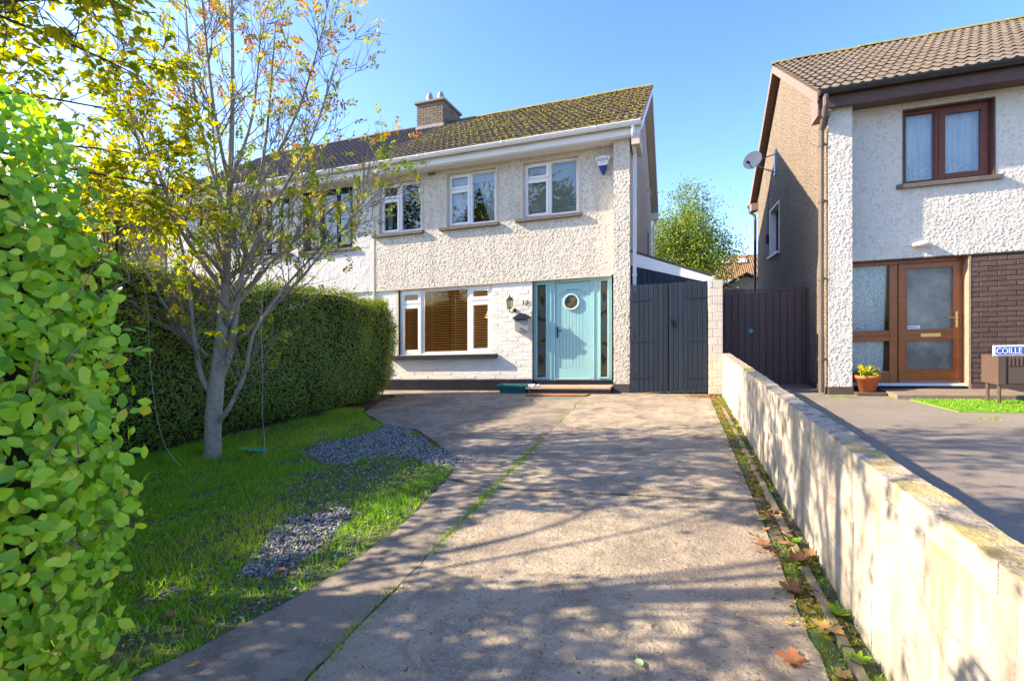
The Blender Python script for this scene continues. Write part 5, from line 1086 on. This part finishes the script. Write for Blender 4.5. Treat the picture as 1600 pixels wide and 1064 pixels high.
# ---- yellowing tree overhanging from the left
yt = thing('cherry_tree', 'yellowing broad-leaved tree overhanging from the top left corner', 'tree', (-5.3, 1.1, 0)); o1 = Vector((-5.3, 1.1, -.05)); r = np.random.default_rng(44)
tp = smooth_path([o1, o1+Vector((0, 0, .8)), o1+Vector((.05, .05, 1.6)), o1+Vector((.1, .15, 2.5)), o1+Vector((.1, .3, 3.6)), o1+Vector((.0, .3, 5.0))], 4); mb = MB(); mb.tube(tp, [.16*(1-i/len(tp))+.03 for i in range(len(tp))], 10); mb.build('trunk', m_twig_dk, yt, True)
PP, DD = [], []; twm = MB()
def lands(p):                                         # True where a twig here would shade the sunlit strip of the drive
    t = -(p.z+K*p.x)/SUN_DIR.z; x, y = p.x+SUN_DIR.x*t, p.y+SUN_DIR.y*t; return -1.35 < x < .62 and 2.45 < y < 3.4
def cherry(path, rad, n_, L0, lvl):
    for k in range(n_):
        f = r.uniform(.2, 1.); i = min(int(f*(len(path)-1)), len(path)-2); p = path[i].lerp(path[i+1], r.random()); d0 = (path[i+1]-path[i]).normalized(); side = Vector(r.normal(size=3)); side = (side-d0*side.dot(d0)).normalized()
        q = grow(p, d0*.7+side*.8, L0*r.uniform(.6, 1.2), 5, .16, -.02 if lvl else .03, r)
        if lands(q[3]) and r.random() < .9: continue
        twm.tube(q, lerp_r(len(q), max(.004, rad*(1-f)*.6), .0015), 4, cap=False)
        if lvl == 0: cherry(q, .006, 5, L0*.5, 1)
        else:
            for j in range(2, 6):
                for _ in range(3): PP.append(q[j]+Vector(r.normal(size=3))*.02); DD.append((q[j]-q[j-1]).normalized()*.5+Vector(r.normal(size=3))*.5+Vector((0, 0, -.45)))
boughs = [[tp[10], (-4.7, 1.55, 3.2), (-4.0, 2.0, 3.5), (-3.55, 2.35, 3.62)], [tp[11], (-4.9, 1.5, 3.3), (-4.2, 1.95, 3.75), (-3.6, 2.3, 4.05)], [tp[12], (-5.1, 1.9, 3.75), (-4.8, 2.6, 3.8), (-4.4, 3.1, 3.6)], [tp[12], (-5.3, 1.7, 4.1), (-4.7, 2.2, 4.3)], [tp[9], (-5.5, 2.0, 2.9), (-5.2, 3.0, 3.1), (-4.75, 3.55, 3.1)], [tp[9], (-5.3, 2.1, 2.8), (-4.85, 2.95, 2.8), (-4.5, 3.4, 2.75)], [tp[9], (-5.7, 2.3, 2.7), (-5.4, 3.2, 2.75), (-5.1, 3.7, 2.6)], [tp[10], (-5.2, 2.2, 3.2), (-4.7, 3.0, 3.35)],
    [tp[8], (-4.7, .9, 2.7), (-4.1, .7, 2.9), (-3.4, .7, 3.0)], [tp[13], (-5.5, 1.8, 4.0), (-5.4, 2.6, 4.1)], [tp[7], (-4.7, 1.2, 2.4), (-4.2, 1.4, 2.6), (-3.6, 1.6, 2.7)], [tp[9], (-4.9, .3, 2.9), (-4.4, -.2, 3.2)], [tp[12], (-4.7, 1.5, 3.7), (-4.1, 1.7, 4.1), (-3.5, 1.9, 4.3)], [tp[7], (-4.9, .6, 2.3), (-4.4, .3, 2.4), (-3.8, .3, 2.5)],
    [tp[12], (-4.8, 1.9, 3.9), (-4.3, 2.5, 3.95)], [tp[13], (-4.8, 1.3, 4.2), (-4.3, 1.5, 4.6)]]
for pts in boughs:
    q = smooth_path([Vector(p) for p in pts], 5); mb = MB(); mb.tube(q, [.013*(1-i/len(q))**.8+.003 for i in range(len(q))], 8); mb.build('bough', m_twig_dk, yt, True); cherry(q, .014, 15, .58, 0)
cl_ = [rand_unit(1, r)[0]*r.random()**.4*np.array([1.1, 1.3, .6])+np.array([-4.7, .15, 2.42]) for _ in range(58)]+[np.array([r.uniform(-6.9, -6.1), r.uniform(1.2, 3.5), r.uniform(2.25, 2.95)]) for _ in range(11)]
for k in range(1150):                                 # unseen low leaf clumps added to the crown to shade drive and lawn
    c_ = cl_[int(r.integers(len(cl_)))]+r.normal(0, .17, 3); d_ = Vector(r.normal(size=3)); q = grow(Vector(c_), d_, .3, 4, .2, -.02, r); twm.tube(q, lerp_r(5, .004, .0015), 3, cap=False)
    for j in range(1, 5):
        for _ in range(4): PP.append(q[j]+Vector(r.normal(size=3))*.03); DD.append((q[j]-q[j-1]).normalized()*.5+Vector(r.normal(size=3))*.5+Vector((0, 0, -.45)))
PP = np.array(PP); DD = np.array(DD); sd = np.array(SUN_DIR)      # keep the crown thin where the morning sun comes through onto the drive
t_ = -(PP[:, 2]+K*PP[:, 0])/sd[2]; gx, gy = PP[:, 0]+sd[0]*t_, PP[:, 1]+sd[1]*t_; t2 = (.72-PP[:, 0])/sd[0]; wy, wz = PP[:, 1]+sd[1]*t2, PP[:, 2]+sd[2]*t2
gap = ((gx > -1.35) & (gx < .62) & (gy > 2.2+.7*vnoise(np.stack([gx, gy], -1), 2.1, 17)) & (gy < 3.25+.5*vnoise(np.stack([gx, gy], -1), 1.7, 27))) | ((wz > .18) & (wz < .8) & (wy > .9) & (wy < 3.3)); kp = ~gap | (r.random(len(PP)) < .05); PP, DD = PP[kp], DD[kp]
n = len(PP); print('cherry leaves', n)
twm.build('twigs', m_twig_dk, yt, kind='stuff')
leaf_obj('foliage', PP, np.array([0, 0, .9])+r.normal(0, .6, (n, 3)), DD, r.uniform(.055, .10, n), m_leaf_cherry, yt, '4')

# ---- birch behind the gates, street trees behind the camera (they show in the window panes)
def leafy_tree(name, label, x, y, zc, rx, rz, n, size, m, seed, clumps=70, trunk_r=.16, group=None):
    r = np.random.default_rng(seed); t = thing(name, label, 'tree', (x, y, 0), group); o = Vector((x, y, -.05)); mb = MB()
    mb.tube(smooth_path([o, o+Vector((.05, 0, zc*.4)), o+Vector((0, .1, zc*.8)), o+Vector((0, 0, zc+rz*.8))], 4), lerp_r(13, trunk_r, .02), 8); mb.build('trunk', m_bark, t, True)
    C = rand_unit(clumps, r)*(r.random(clumps)**.45)[:, None]*np.array([rx*.85, rx*.85, rz*.9]); C[:, :2] *= (1-.45*np.clip(C[:, 2:3]/rz, -.2, 1))
    mb = MB()
    for c in C[::2]: mb.tube([o+Vector((0, 0, zc*.6+.3*float(c[2]))), o+Vector((c[0]*.5, c[1]*.5, zc+c[2]*.7)), o+Vector((c[0], c[1], zc+c[2]))], [.03, .018, .006], 4, cap=False)
    mb.build('branches', m_twig, t, kind='stuff'); k = r.integers(0, clumps, n); g = r.normal(0, 1, (n, 3))*np.array([1, 1, .8])*(rx*.17); P = C[k]+g+np.array([x, y, zc])
    out = unit(C[k]+1e-6); P[:, 2] -= np.abs(g[:, 0])*.25; leaf_obj('foliage', P, unit(out*.4+r.normal(0, .7, (n, 3))+np.array([0, 0, .4])), r.normal(0, 1, (n, 3))+np.array([0, 0, -.4]), r.uniform(.7, 1.3, n)*size, m, t)
leafy_tree('cherry_tree', 'small yellow-leaved tree rising from behind the dark hedge left of the rowan', -7.1, 4.6, 3.05, .95, 1.15, 1500, .07, m_leaf_cherry, 55, 60, .05)
leafy_tree('birch_tree', 'sunlit yellow-green birch rising behind the lean-to', .35, 26.5, 5.0, 2.4, 3.3, 30000, .115, m_leaf_birch, 51, 120)
for x, y, zc, rx, sd, lb in ((-8.5, -13, 8., 3.2, 52, 'street tree across the road mirrored in the right-hand upper panes'), (-13.5, -14, 7.5, 3.4, 53, 'street tree across the road mirrored in the curtained panes'), (-20., -13, 8.5, 3.6, 54, 'street tree across the road mirrored in the panes by the party wall')):
    leafy_tree('street_tree', lb, x, y, zc, rx, 4.6, 5000, .30, m_leaf_far, sd, 55, .25, 'street trees across the road')

# ------------------------------------------------------------------ grass, gravel, moss, weeds, litter
BL = [(-.5, 0, 0), (.5, 0, 0), (.38, .5, .12), (-.38, .5, .12), (0, 1, .42)]; BF = [(0, 1, 2), (0, 2, 3), (3, 2, 4)]
def blades(name, P, h, m, wid=.055, seed=0, lean=.45, rn=None):
    r = np.random.default_rng(seed); n = len(P); al = unit(np.stack([r.normal(0, lean, n), r.normal(0, lean, n), np.ones(n)], -1)); nr = np.stack([r.normal(0, 1, n), r.normal(0, 1, n), r.normal(0, .2, n)], -1); nr = unit(nr-al*(nr*al).sum(-1, keepdims=True))
    V, F = scatter(BL, BF, P, frames(nr, al), np.stack([np.full(n, wid)*h**.0*.06/.055*r.uniform(.7, 1.3, n)*.08, h, h], -1)); return tag(np_obj(name, V, F, m, None, np.repeat(r.random(n) if rn is None else rn, 5)), kind='stuff')
GR1 = [(-3.82, 4.49), (-4.22, 5.38), (-4.0, 6.2), (-3.27, 5.91), (-2.52, 5.06), (-2.1, 4.65), (-2.17, 4.36), (-2.5, 4.5), (-2.77, 4.80), (-3.06, 4.63), (-3.32, 4.33)]
GR2 = [(-2.38, 2.3), (-2.64, 2.82), (-2.66, 3.1), (-2.43, 3.18), (-2.2, 2.71), (-2.12, 2.35), (-2.2, 2.17)]
r = np.random.default_rng(61); pos = np.stack([r.uniform(-6.1, -1.75, 230000), r.uniform(.5, 7.4, 230000)], -1); k = in_poly(pos, LAWN) & (pos[:, 0] > bh_face(pos[:, 1], np.full(len(pos), .3))-.15)
wob = lambda P, a: P+a*np.stack([vnoise(P, 3., 1)-.5, vnoise(P, 3., 2)-.5], -1); wob2 = lambda P, a: wob(P, a)+.28*np.stack([vnoise(P, 9., 3)-.5, vnoise(P, 9., 4)-.5], -1); g1 = in_poly(wob2(pos, .5), GR1); g2 = in_poly(wob2(pos, .35), GR2)
ctr = np.exp(-(((pos[:, 0]+2.75)/.55)**2+((pos[:, 1]-3.85)/.7)**2)); edge = np.clip((pos[:, 0]+2.05+.12*np.sin(pos[:, 1]*3))/.25, 0, 1)*(pos[:, 1] < 4.2)
dens = .95-.72*ctr-.55*edge; dens = dens*(.55+.9*vnoise(pos, 2.2, 5))*np.where(g1 | g2, .06, 1)*np.where(vnoise(pos, 3.1, 33) > .74, .25, 1)*np.where(pos[:, 1] > 4.5, .75, 1); k &= r.random(len(pos)) < dens*.72
gp = pos[k]; patch = vnoise(gp, 1.4, 8); hh = (.028+.050*patch+.02*r.random(len(gp)))*np.where(np.hypot(gp[:, 0]+5, gp[:, 1]-4.3) < .45, 2.3, 1)*np.where(ctr[k] > .4, .6, 1); hh *= r.uniform(.45, 1.1, len(gp))
gr = blades('grass', np.stack([gp[:, 0], gp[:, 1], np.full(len(gp), -.02)], -1), hh, m_grass, seed=3, lean=.5, rn=np.clip(.15+.7*vnoise(gp, 1.1, 12)+r.normal(0, .14, len(gp)), 0, .999)); print('grass', len(gp))
# joint and edge grass
jy = np.concatenate([r.uniform(3.4, 5.6, 1500), r.uniform(5.6, 8.8, 500), r.uniform(1.2, 3.4, 700)]); jp = np.stack([JX(jy)+r.normal(0, .022, len(jy)), jy, np.full(len(jy), -.01)], -1); jp = jp[vnoise(jp[:, 1:2].repeat(2, 1), 2.4, 3) > .42]
blades('joint_grass', jp, r.uniform(.015, .06, len(jp)), m_weed, seed=5, lean=.7)
cx_ = r.uniform(-1.4, .5, 900); cpn = np.stack([cx_, 3.92+(cx_+1.42)*.052+r.normal(0, .012, 900), np.full(900, -.012)], -1); cpn = cpn[vnoise(cpn[:, :1].repeat(2, 1), 3, 4) > .4]; blades('crack_grass', cpn, r.uniform(.008, .022, len(cpn)), m_grass, seed=6, lean=.8)
nx_ = np.concatenate([r.normal(a, .08, 90) for a in (3.55, 3.75, 4.0, 4.2)]); ny_ = np.concatenate([r.normal(a, .09, 90) for a in (7.5, 6.9, 6.4, 5.8)]); blades('driveway_tufts', np.stack([nx_, ny_, np.full(len(nx_), -.005)], -1), r.uniform(.015, .04, len(nx_)), m_weed, seed=8, lean=.8)
gx = np.concatenate([r.uniform(2.3, 2.72, 250), r.normal(3.15, .05, 60)]); gy = np.concatenate([r.normal(9.33, .04, 250), r.normal(9.2, .05, 60)]); blades('wall_foot_moss', np.stack([gx, gy, np.full(len(gx), -.005)], -1), r.uniform(.015, .05, len(gx)), m_weed, seed=9, lean=.9)
vy = r.uniform(1.2, 9.3, 5200); vx_ = .60+.10*r.normal(0, .75, 5200); kk = (vnoise(np.stack([vx_, vy], -1), 3.2, 7) > .50) & (vx_ < .715) & (vx_ > .36); blades('verge_grass', np.stack([vx_[kk], vy[kk], np.full(kk.sum(), -.008)], -1), r.uniform(.010, .034, kk.sum()), m_weed, seed=10, lean=.9)
# gravel
def stones(name, poly, n, size, seed, z=-.012, amp=.5):
    r = np.random.default_rng(seed); P0 = np.array(poly); pos = np.stack([r.uniform(P0[:, 0].min()-.3, P0[:, 0].max()+.3, n*3), r.uniform(P0[:, 1].min()-.3, P0[:, 1].max()+.3, n*3)], -1); pos = pos[in_poly(wob(pos, amp), poly)][:n]; n = len(pos)
    T = np.array([(1, 0, 0), (-1, 0, 0), (0, 1, 0), (0, -1, 0), (0, 0, 1), (0, 0, -1), (.6, .6, .5), (-.6, -.5, .6)]); F = [(0, 2, 6), (2, 4, 6), (4, 0, 6), (2, 1, 4), (1, 3, 7), (3, 4, 7), (4, 1, 7), (3, 0, 4), (0, 3, 5), (3, 1, 5), (1, 2, 5), (2, 0, 5)]
    V, F = scatter(T, F, np.stack([pos[:, 0], pos[:, 1], z+r.uniform(-.004, .012, n)], -1), frames(rand_unit(n, r), rand_unit(n, r)), np.stack([r.uniform(.6, 1.3, n), r.uniform(.6, 1.3, n), r.uniform(.5, 1., n)], -1)*size); return tag(np_obj(name, V, F, m_gravel, None, np.repeat(r.random(n), 8)), kind='stuff')
stones('gravel', GR1, 9000, .013, 71); stones('gravel', GR2, 3600, .012, 72, amp=.35)
stones('gravel_fringe', [(-4.1, 4.0), (-4.5, 5.4), (-4.2, 6.45), (-3.2, 6.0), (-2.3, 5.1), (-1.95, 4.6), (-2.0, 4.0), (-2.7, 4.3)], 1500, .011, 74, amp=.7); stones('gravel_fringe', [(-2.6, 2.0), (-2.9, 2.8), (-2.85, 3.4), (-2.2, 3.4), (-1.95, 2.5), (-1.95, 2.0)], 900, .011, 75, amp=.6); stones('loose_gravel', [(-3.5, 3.3), (-3.3, 4.2), (-2.2, 4.5), (-1.95, 3.7), (-1.82, 2.6), (-2.0, 1.6), (-2.2, 1.4), (-2.15, 2.2), (-2.4, 3.4)], 1500, .010, 73)
# moss along the wall foot
r = np.random.default_rng(81); n = 2600; P = np.stack([.60+r.normal(0, .06, n), r.uniform(1.3, 9.2, n), np.full(n, -.006)], -1); P = P[(vnoise(P[:, :2], 4., 5) > .5) & (P[:, 0] < .71)]; n = len(P)
V, F = scatter([(1, 0, 0), (.3, .95, 0), (-.8, .6, 0), (-.8, -.6, 0), (.3, -.95, 0), (.4, .2, .6), (-.4, 0, .55)], [(0, 1, 5), (1, 2, 6), (1, 6, 5), (2, 3, 6), (3, 4, 6), (4, 5, 6), (4, 0, 5)], P, frames(unit(np.array([0, 0, 1])+.15*r.standard_normal((n, 3))), rand_unit(n, r)), r.uniform(.006, .02, n)); tag(np_obj('moss', V, F, m_moss, None, np.repeat(r.random(n), 7), True), kind='stuff')
# weeds by the wall
wd = None
for k, (x, y, s) in enumerate(((.67, 2.55, .06), (.65, 2.22, .06), (.675, 2.06, .055), (.60, 3.02, .06), (.64, 3.3, .06), (.55, 2.75, .05), (.66, 4.2, .05), (.62, 5.6, .06), (.66, 6.6, .07))):
    n = 11; a = np.linspace(0, 2*math.pi, n, endpoint=False)+r.normal(0, .2, n); al_ = np.stack([np.cos(a), np.sin(a), r.uniform(.1, 1.6, n)], -1); V, F = scatter(LEAF8, LF8, np.tile([x, y, .0], (n, 1)), frames(unit(np.stack([-np.cos(a)*.6, -np.sin(a)*.6, np.ones(n)], -1)), al_), np.stack([np.full(n, s*.5), s*r.uniform(.6, 1.2, n), np.full(n, s)], -1))
    V[:, 0] = np.minimum(V[:, 0], .715)
    tag(np_obj('weed', V, F, m_weed, None, np.repeat(r.random(n), 11), True), ['leafy green weed at the wall foot with the tallest leaves', 'broad weed nearest the camera corner of the wall foot', 'small yellow-green weed hugging the wall foot'][k] if k < 3 else 'tiny green weed growing along the foot of the low wall', 'weed', 'weeds along the wall foot')
# fallen leaves
def maple(n=5):
    out = []; lobes = [(-2.2, .62), (-1.15, .92), (0, 1.05), (1.15, .92), (2.2, .62)]
    pts = [(0, 0)]
    for i, (a, L) in enumerate(lobes):
        pts += [(math.sin(a-.32)*L*.74, math.cos(a-.32)*L*.74), (math.sin(a-.12)*L*.80, math.cos(a-.12)*L*.80), (math.sin(a)*L, math.cos(a)*L), (math.sin(a+.12)*L*.80, math.cos(a+.12)*L*.80), (math.sin(a+.32)*L*.74, math.cos(a+.32)*L*.74)]
        if i < 4: m_ = (a+lobes[i+1][0])/2; pts.append((math.sin(m_)*.50, math.cos(m_)*.50))
    return pts
def oval(): return [(0, 0)]+[(-.30*math.sin(math.pi*t)**.8, t) for t in (.15, .35, .6, .82)]+[(0, 1.05)]+[(.30*math.sin(math.pi*t)**.8, t) for t in (.82, .6, .35, .15)]
def fallen(x, y, s, rot, m, label, group='fallen leaves on the ground', shape='oval', curl=.15, z=.012, tilt=0., seed=0, stem=True):
    s *= .74; r = np.random.default_rng(seed+100); pts = maple() if shape == 'maple' else oval(); c = np.mean(pts, 0)*np.array([0, .8]); mb = MB(); ph = r.uniform(0, 6)
    def Z(a, b): return curl*((a-c[0])**2*1.2+(b-c[1])**2*.8)+.07*math.sin(4*a+ph)*math.cos(3*b)-.04*math.exp(-(a/.06)**2)
    def T(a, b):
        X = (a*math.cos(rot)-(b-c[1])*math.sin(rot))*s; Yq = (a*math.sin(rot)+(b-c[1])*math.cos(rot))*s; return (x+X, y+Yq, z+max(0, Z(a, b))*s+tilt*X)
    ring1 = [T(c[0]+(a-c[0])*.5, c[1]+(b-c[1])*.5) for a, b in pts]; outer = [T(a, b) for a, b in pts]; n = len(pts)
    mb.add([T(*c)]+ring1+outer, [(0, 1+i, 1+(i+1) % n) for i in range(n)]+[(1+i, 1+n+i, 1+n+(i+1) % n, 1+(i+1) % n) for i in range(n)])
    if stem: mb.tube([T(0, 0), T(.03, -.25), T(.1, -.55 if shape == 'maple' else -.35)], .004*s/.1+.0006, 4)
    return solo('fallen_leaf', mb, m, label, 'leaf', group, smooth=True)
for a in ((.60, 2.42, .115, 2.4, m_dead_yel, 'large golden maple leaf lying by the weeds at the wall foot', 'maple', .22), (.415, 2.17, .105, 1.2, m_dead_red, 'large russet maple leaf flat on the concrete near the bottom right', 'maple', .12), (.575, 2.12, .06, .6, m_dead_yel, 'small ochre leaf between the russet maple leaf and the wall', 'maple', .2),
          (-.146, 2.0, .075, 3.5, m_dead_green, 'pale green leaf lying alone in the middle of the drive', 'oval', .25), (.45, 2.42, .045, 1.8, m_dead_yel, 'little tan leaf beside the golden maple leaf', 'oval', .2), (.515, 2.70, .10, .9, m_dead, 'curled orange-brown leaf on the drive above the golden leaf', 'maple', .7), (.575, 2.80, .06, 2.0, m_dead, 'crisp brown leaf against the kerb above the golden leaf', 'oval', .5),
          (.535, 4.0, .075, 1.5, m_dead_yel, 'tan leaf on the drive beside the cross joint', 'oval', .3), (.52, 3.62, .085, 2.2, m_dead_lime, 'lime yellow leaf on the moss by the wall', 'oval', .2)):
    fallen(a[0], a[1], a[2], a[3], a[4], a[5], shape=a[6], curl=a[7], seed=int(a[0]*100))
r = np.random.default_rng(91)
for k in range(16): fallen(.55+r.normal(0, .07), r.uniform(2.95, 3.75), r.uniform(.05, .10), r.uniform(0, 6), m_dead, 'crumpled brown leaf in the heap along the wall foot', 'crumpled leaves along the wall foot', 'maple' if r.random() < .5 else 'oval', r.uniform(.4, 1.0), .012+r.uniform(0, .025), r.normal()*.2, k)
for k in range(60): fallen(min(.68, .58+r.normal(0, .08)), r.uniform(4.2, 9.2), r.uniform(.035, .075), r.uniform(0, 6), m_dead if r.random() < .7 else m_dead_yel, 'brown autumn leaf strewn along the far foot of the low wall', 'leaves along the far foot of the wall', 'oval', r.uniform(.2, .7), .01+r.uniform(0, .015), 0, 200+k, False)
for k in range(45): fallen(r.uniform(.05, .5), 9.2+r.normal(0, .09), r.uniform(.03, .06), r.uniform(0, 6), m_dead if r.random() < .8 else m_dead_yel, 'orange-brown leaf drifted before the gate and pillar', 'leaves drifted before the gate', 'oval', r.uniform(.2, .6), .01+r.uniform(0, .012), 0, 300+k, False)
for k, (x, y) in enumerate(((-2.79, 2.24), (-2.55, 2.32), (-2.08, 1.45), (-2.18, 1.40), (-1.86, 1.50), (-2.16, 2.14), (-2.11, 2.25), (-3.05, 2.4), (-2.9, 1.95), (-2.3, 1.75), (-2.1, 1.75), (-1.95, 1.9), (-3.4, 3.0), (-3.0, 3.9), (-3.3, 4.0), (-2.8, 4.1), (-3.7, 3.9), (-2.6, 1.6), (-2.35, 2.0), (-3.1, 3.4))): fallen(x, y, r.uniform(.05, .095), r.uniform(0, 6), m_dead, 'brown leaf lying in the grass of the lawn', 'leaves in the lawn grass', 'oval', r.uniform(.2, .5), .02, r.normal()*.15, 400+k)
for k in range(26): fallen(r.uniform(-1.5, .45), r.uniform(1.8, 8.5), r.uniform(.018, .035), r.uniform(0, 6), m_dead, 'small brown leaf scrap scattered on the concrete drive', 'leaf scraps on the drive', 'oval', r.uniform(.2, .6), .008, 0, 500+k, False)
cl = np.stack([r.uniform(-5.2, -1.85, 9000), r.uniform(1.0, 6.6, 9000)], -1); cl = cl[in_poly(cl, LAWN) & (vnoise(cl, 1.7, 21) > .62) & ~in_poly(cl, GR1) & ~in_poly(cl, GR2)]; n = len(cl)
V, F = scatter(LEAF8, LF8, np.stack([cl[:, 0], cl[:, 1], r.uniform(.005, .045, n)], -1), frames(unit(np.array([0, 0, 1])+.35*r.standard_normal((n, 3))), rand_unit(n, r)), np.stack([r.uniform(.02, .035, n)*1.1, r.uniform(.015, .032, n), np.full(n, .02)], -1)); tag(np_obj('clover', V, F, m_weed, None, np.repeat(r.random(n), 11)), kind='stuff')
n = 2300; P = np.stack([np.concatenate([-5.3+r.normal(0, .22, 700), .58+r.normal(0, .06, 1000), .42+r.normal(0, .13, 600)]), np.concatenate([r.uniform(7.2, 9.2, 700), r.uniform(2.4, 9.3, 1000), 9.15+r.normal(0, .12, 600)]), np.full(n, .008)], -1); P[:, 0] = np.minimum(P[:, 0], .71); V, F = scatter(LEAF4, LF4, P, frames(unit(np.array([0, 0, 1])+.4*r.standard_normal((n, 3))), rand_unit(n, r)), r.uniform(.015, .035, n)); tag(np_obj('leaf_litter', V, F, m_dead, None, np.repeat(r.random(n), 4)), kind='stuff')
# artificial turf mat
tm = [(3.34, 9.0), (5.4, 8.98), (5.4, 7.55), (3.42, 8.0)]; tm = [(3.30, 9.02), (4.9, 9.0), (5.0, 7.9), (3.45, 8.0)]
turf = thing('artificial_turf_mat', 'bright green artificial grass mat on the neighbouring drive', 'mat', (4.1, 8.5, 0)); mb = MB(); mb.prism([(x, y, -.004) for x, y in tm], (0, 0, .012)); mb.build('backing', m_turf, turf)
pos = np.stack([r.uniform(3.2, 5.1, 16000), r.uniform(7.8, 9.1, 16000)], -1); pos = pos[in_poly(pos, tm)]; n = len(pos); al_ = unit(np.stack([r.normal(0, .4, n), r.normal(0, .4, n), np.ones(n)], -1)); V, F = scatter(BL, BF, np.stack([pos[:, 0], pos[:, 1], np.full(n, .006)], -1), frames(unit(r.normal(0, 1, (n, 3))), al_), np.stack([np.full(n, .008), r.uniform(.02, .035, n), np.full(n, .02)], -1)); np_obj('pile', V, F, m_turf, turf, np.repeat(r.random(n), 5), kind='stuff')
# strings from the tree, net scrap
o = o0
solo('string', MB().tube(smooth_path(path_from(o, [(-.58, -.3, 2.05), (-.50, -.32, 1.7), (-.45, -.35, 1.1), (-.35, -.4, .6), (-.22, -.45, .25), (-.02, -.5, .04)]), 5), .002, 5), m_string, 'long pale string hanging left of the tree trunk to the grass', 'string')
solo('string', MB().tube(smooth_path(path_from(o, [(.66, -.15, 2.0), (.64, -.17, 1.5), (.655, -.17, .9), (.645, -.16, .5), (.665, -.16, .3), (.685, -.2, .1), (.71, -.3, .02)]), 5), .002, 5), m_string, 'thin pale string hanging right of the tree trunk', 'string')
mb = MB(); P = [[(-4.80+.05*i+.01*math.sin(j*3+i), 4.42+.03*j+.01*math.cos(i*2), .03+.035*vnoise(np.array([[i*.7, j*.9]]), 1., 3)[0]) for j in range(5)] for i in range(9)]; mb.grid(P); solo('garden_netting', mb, m_net, 'scrap of bright green netting lying in the grass right of the tree', 'netting')
print('objects', len(bpy.data.objects))
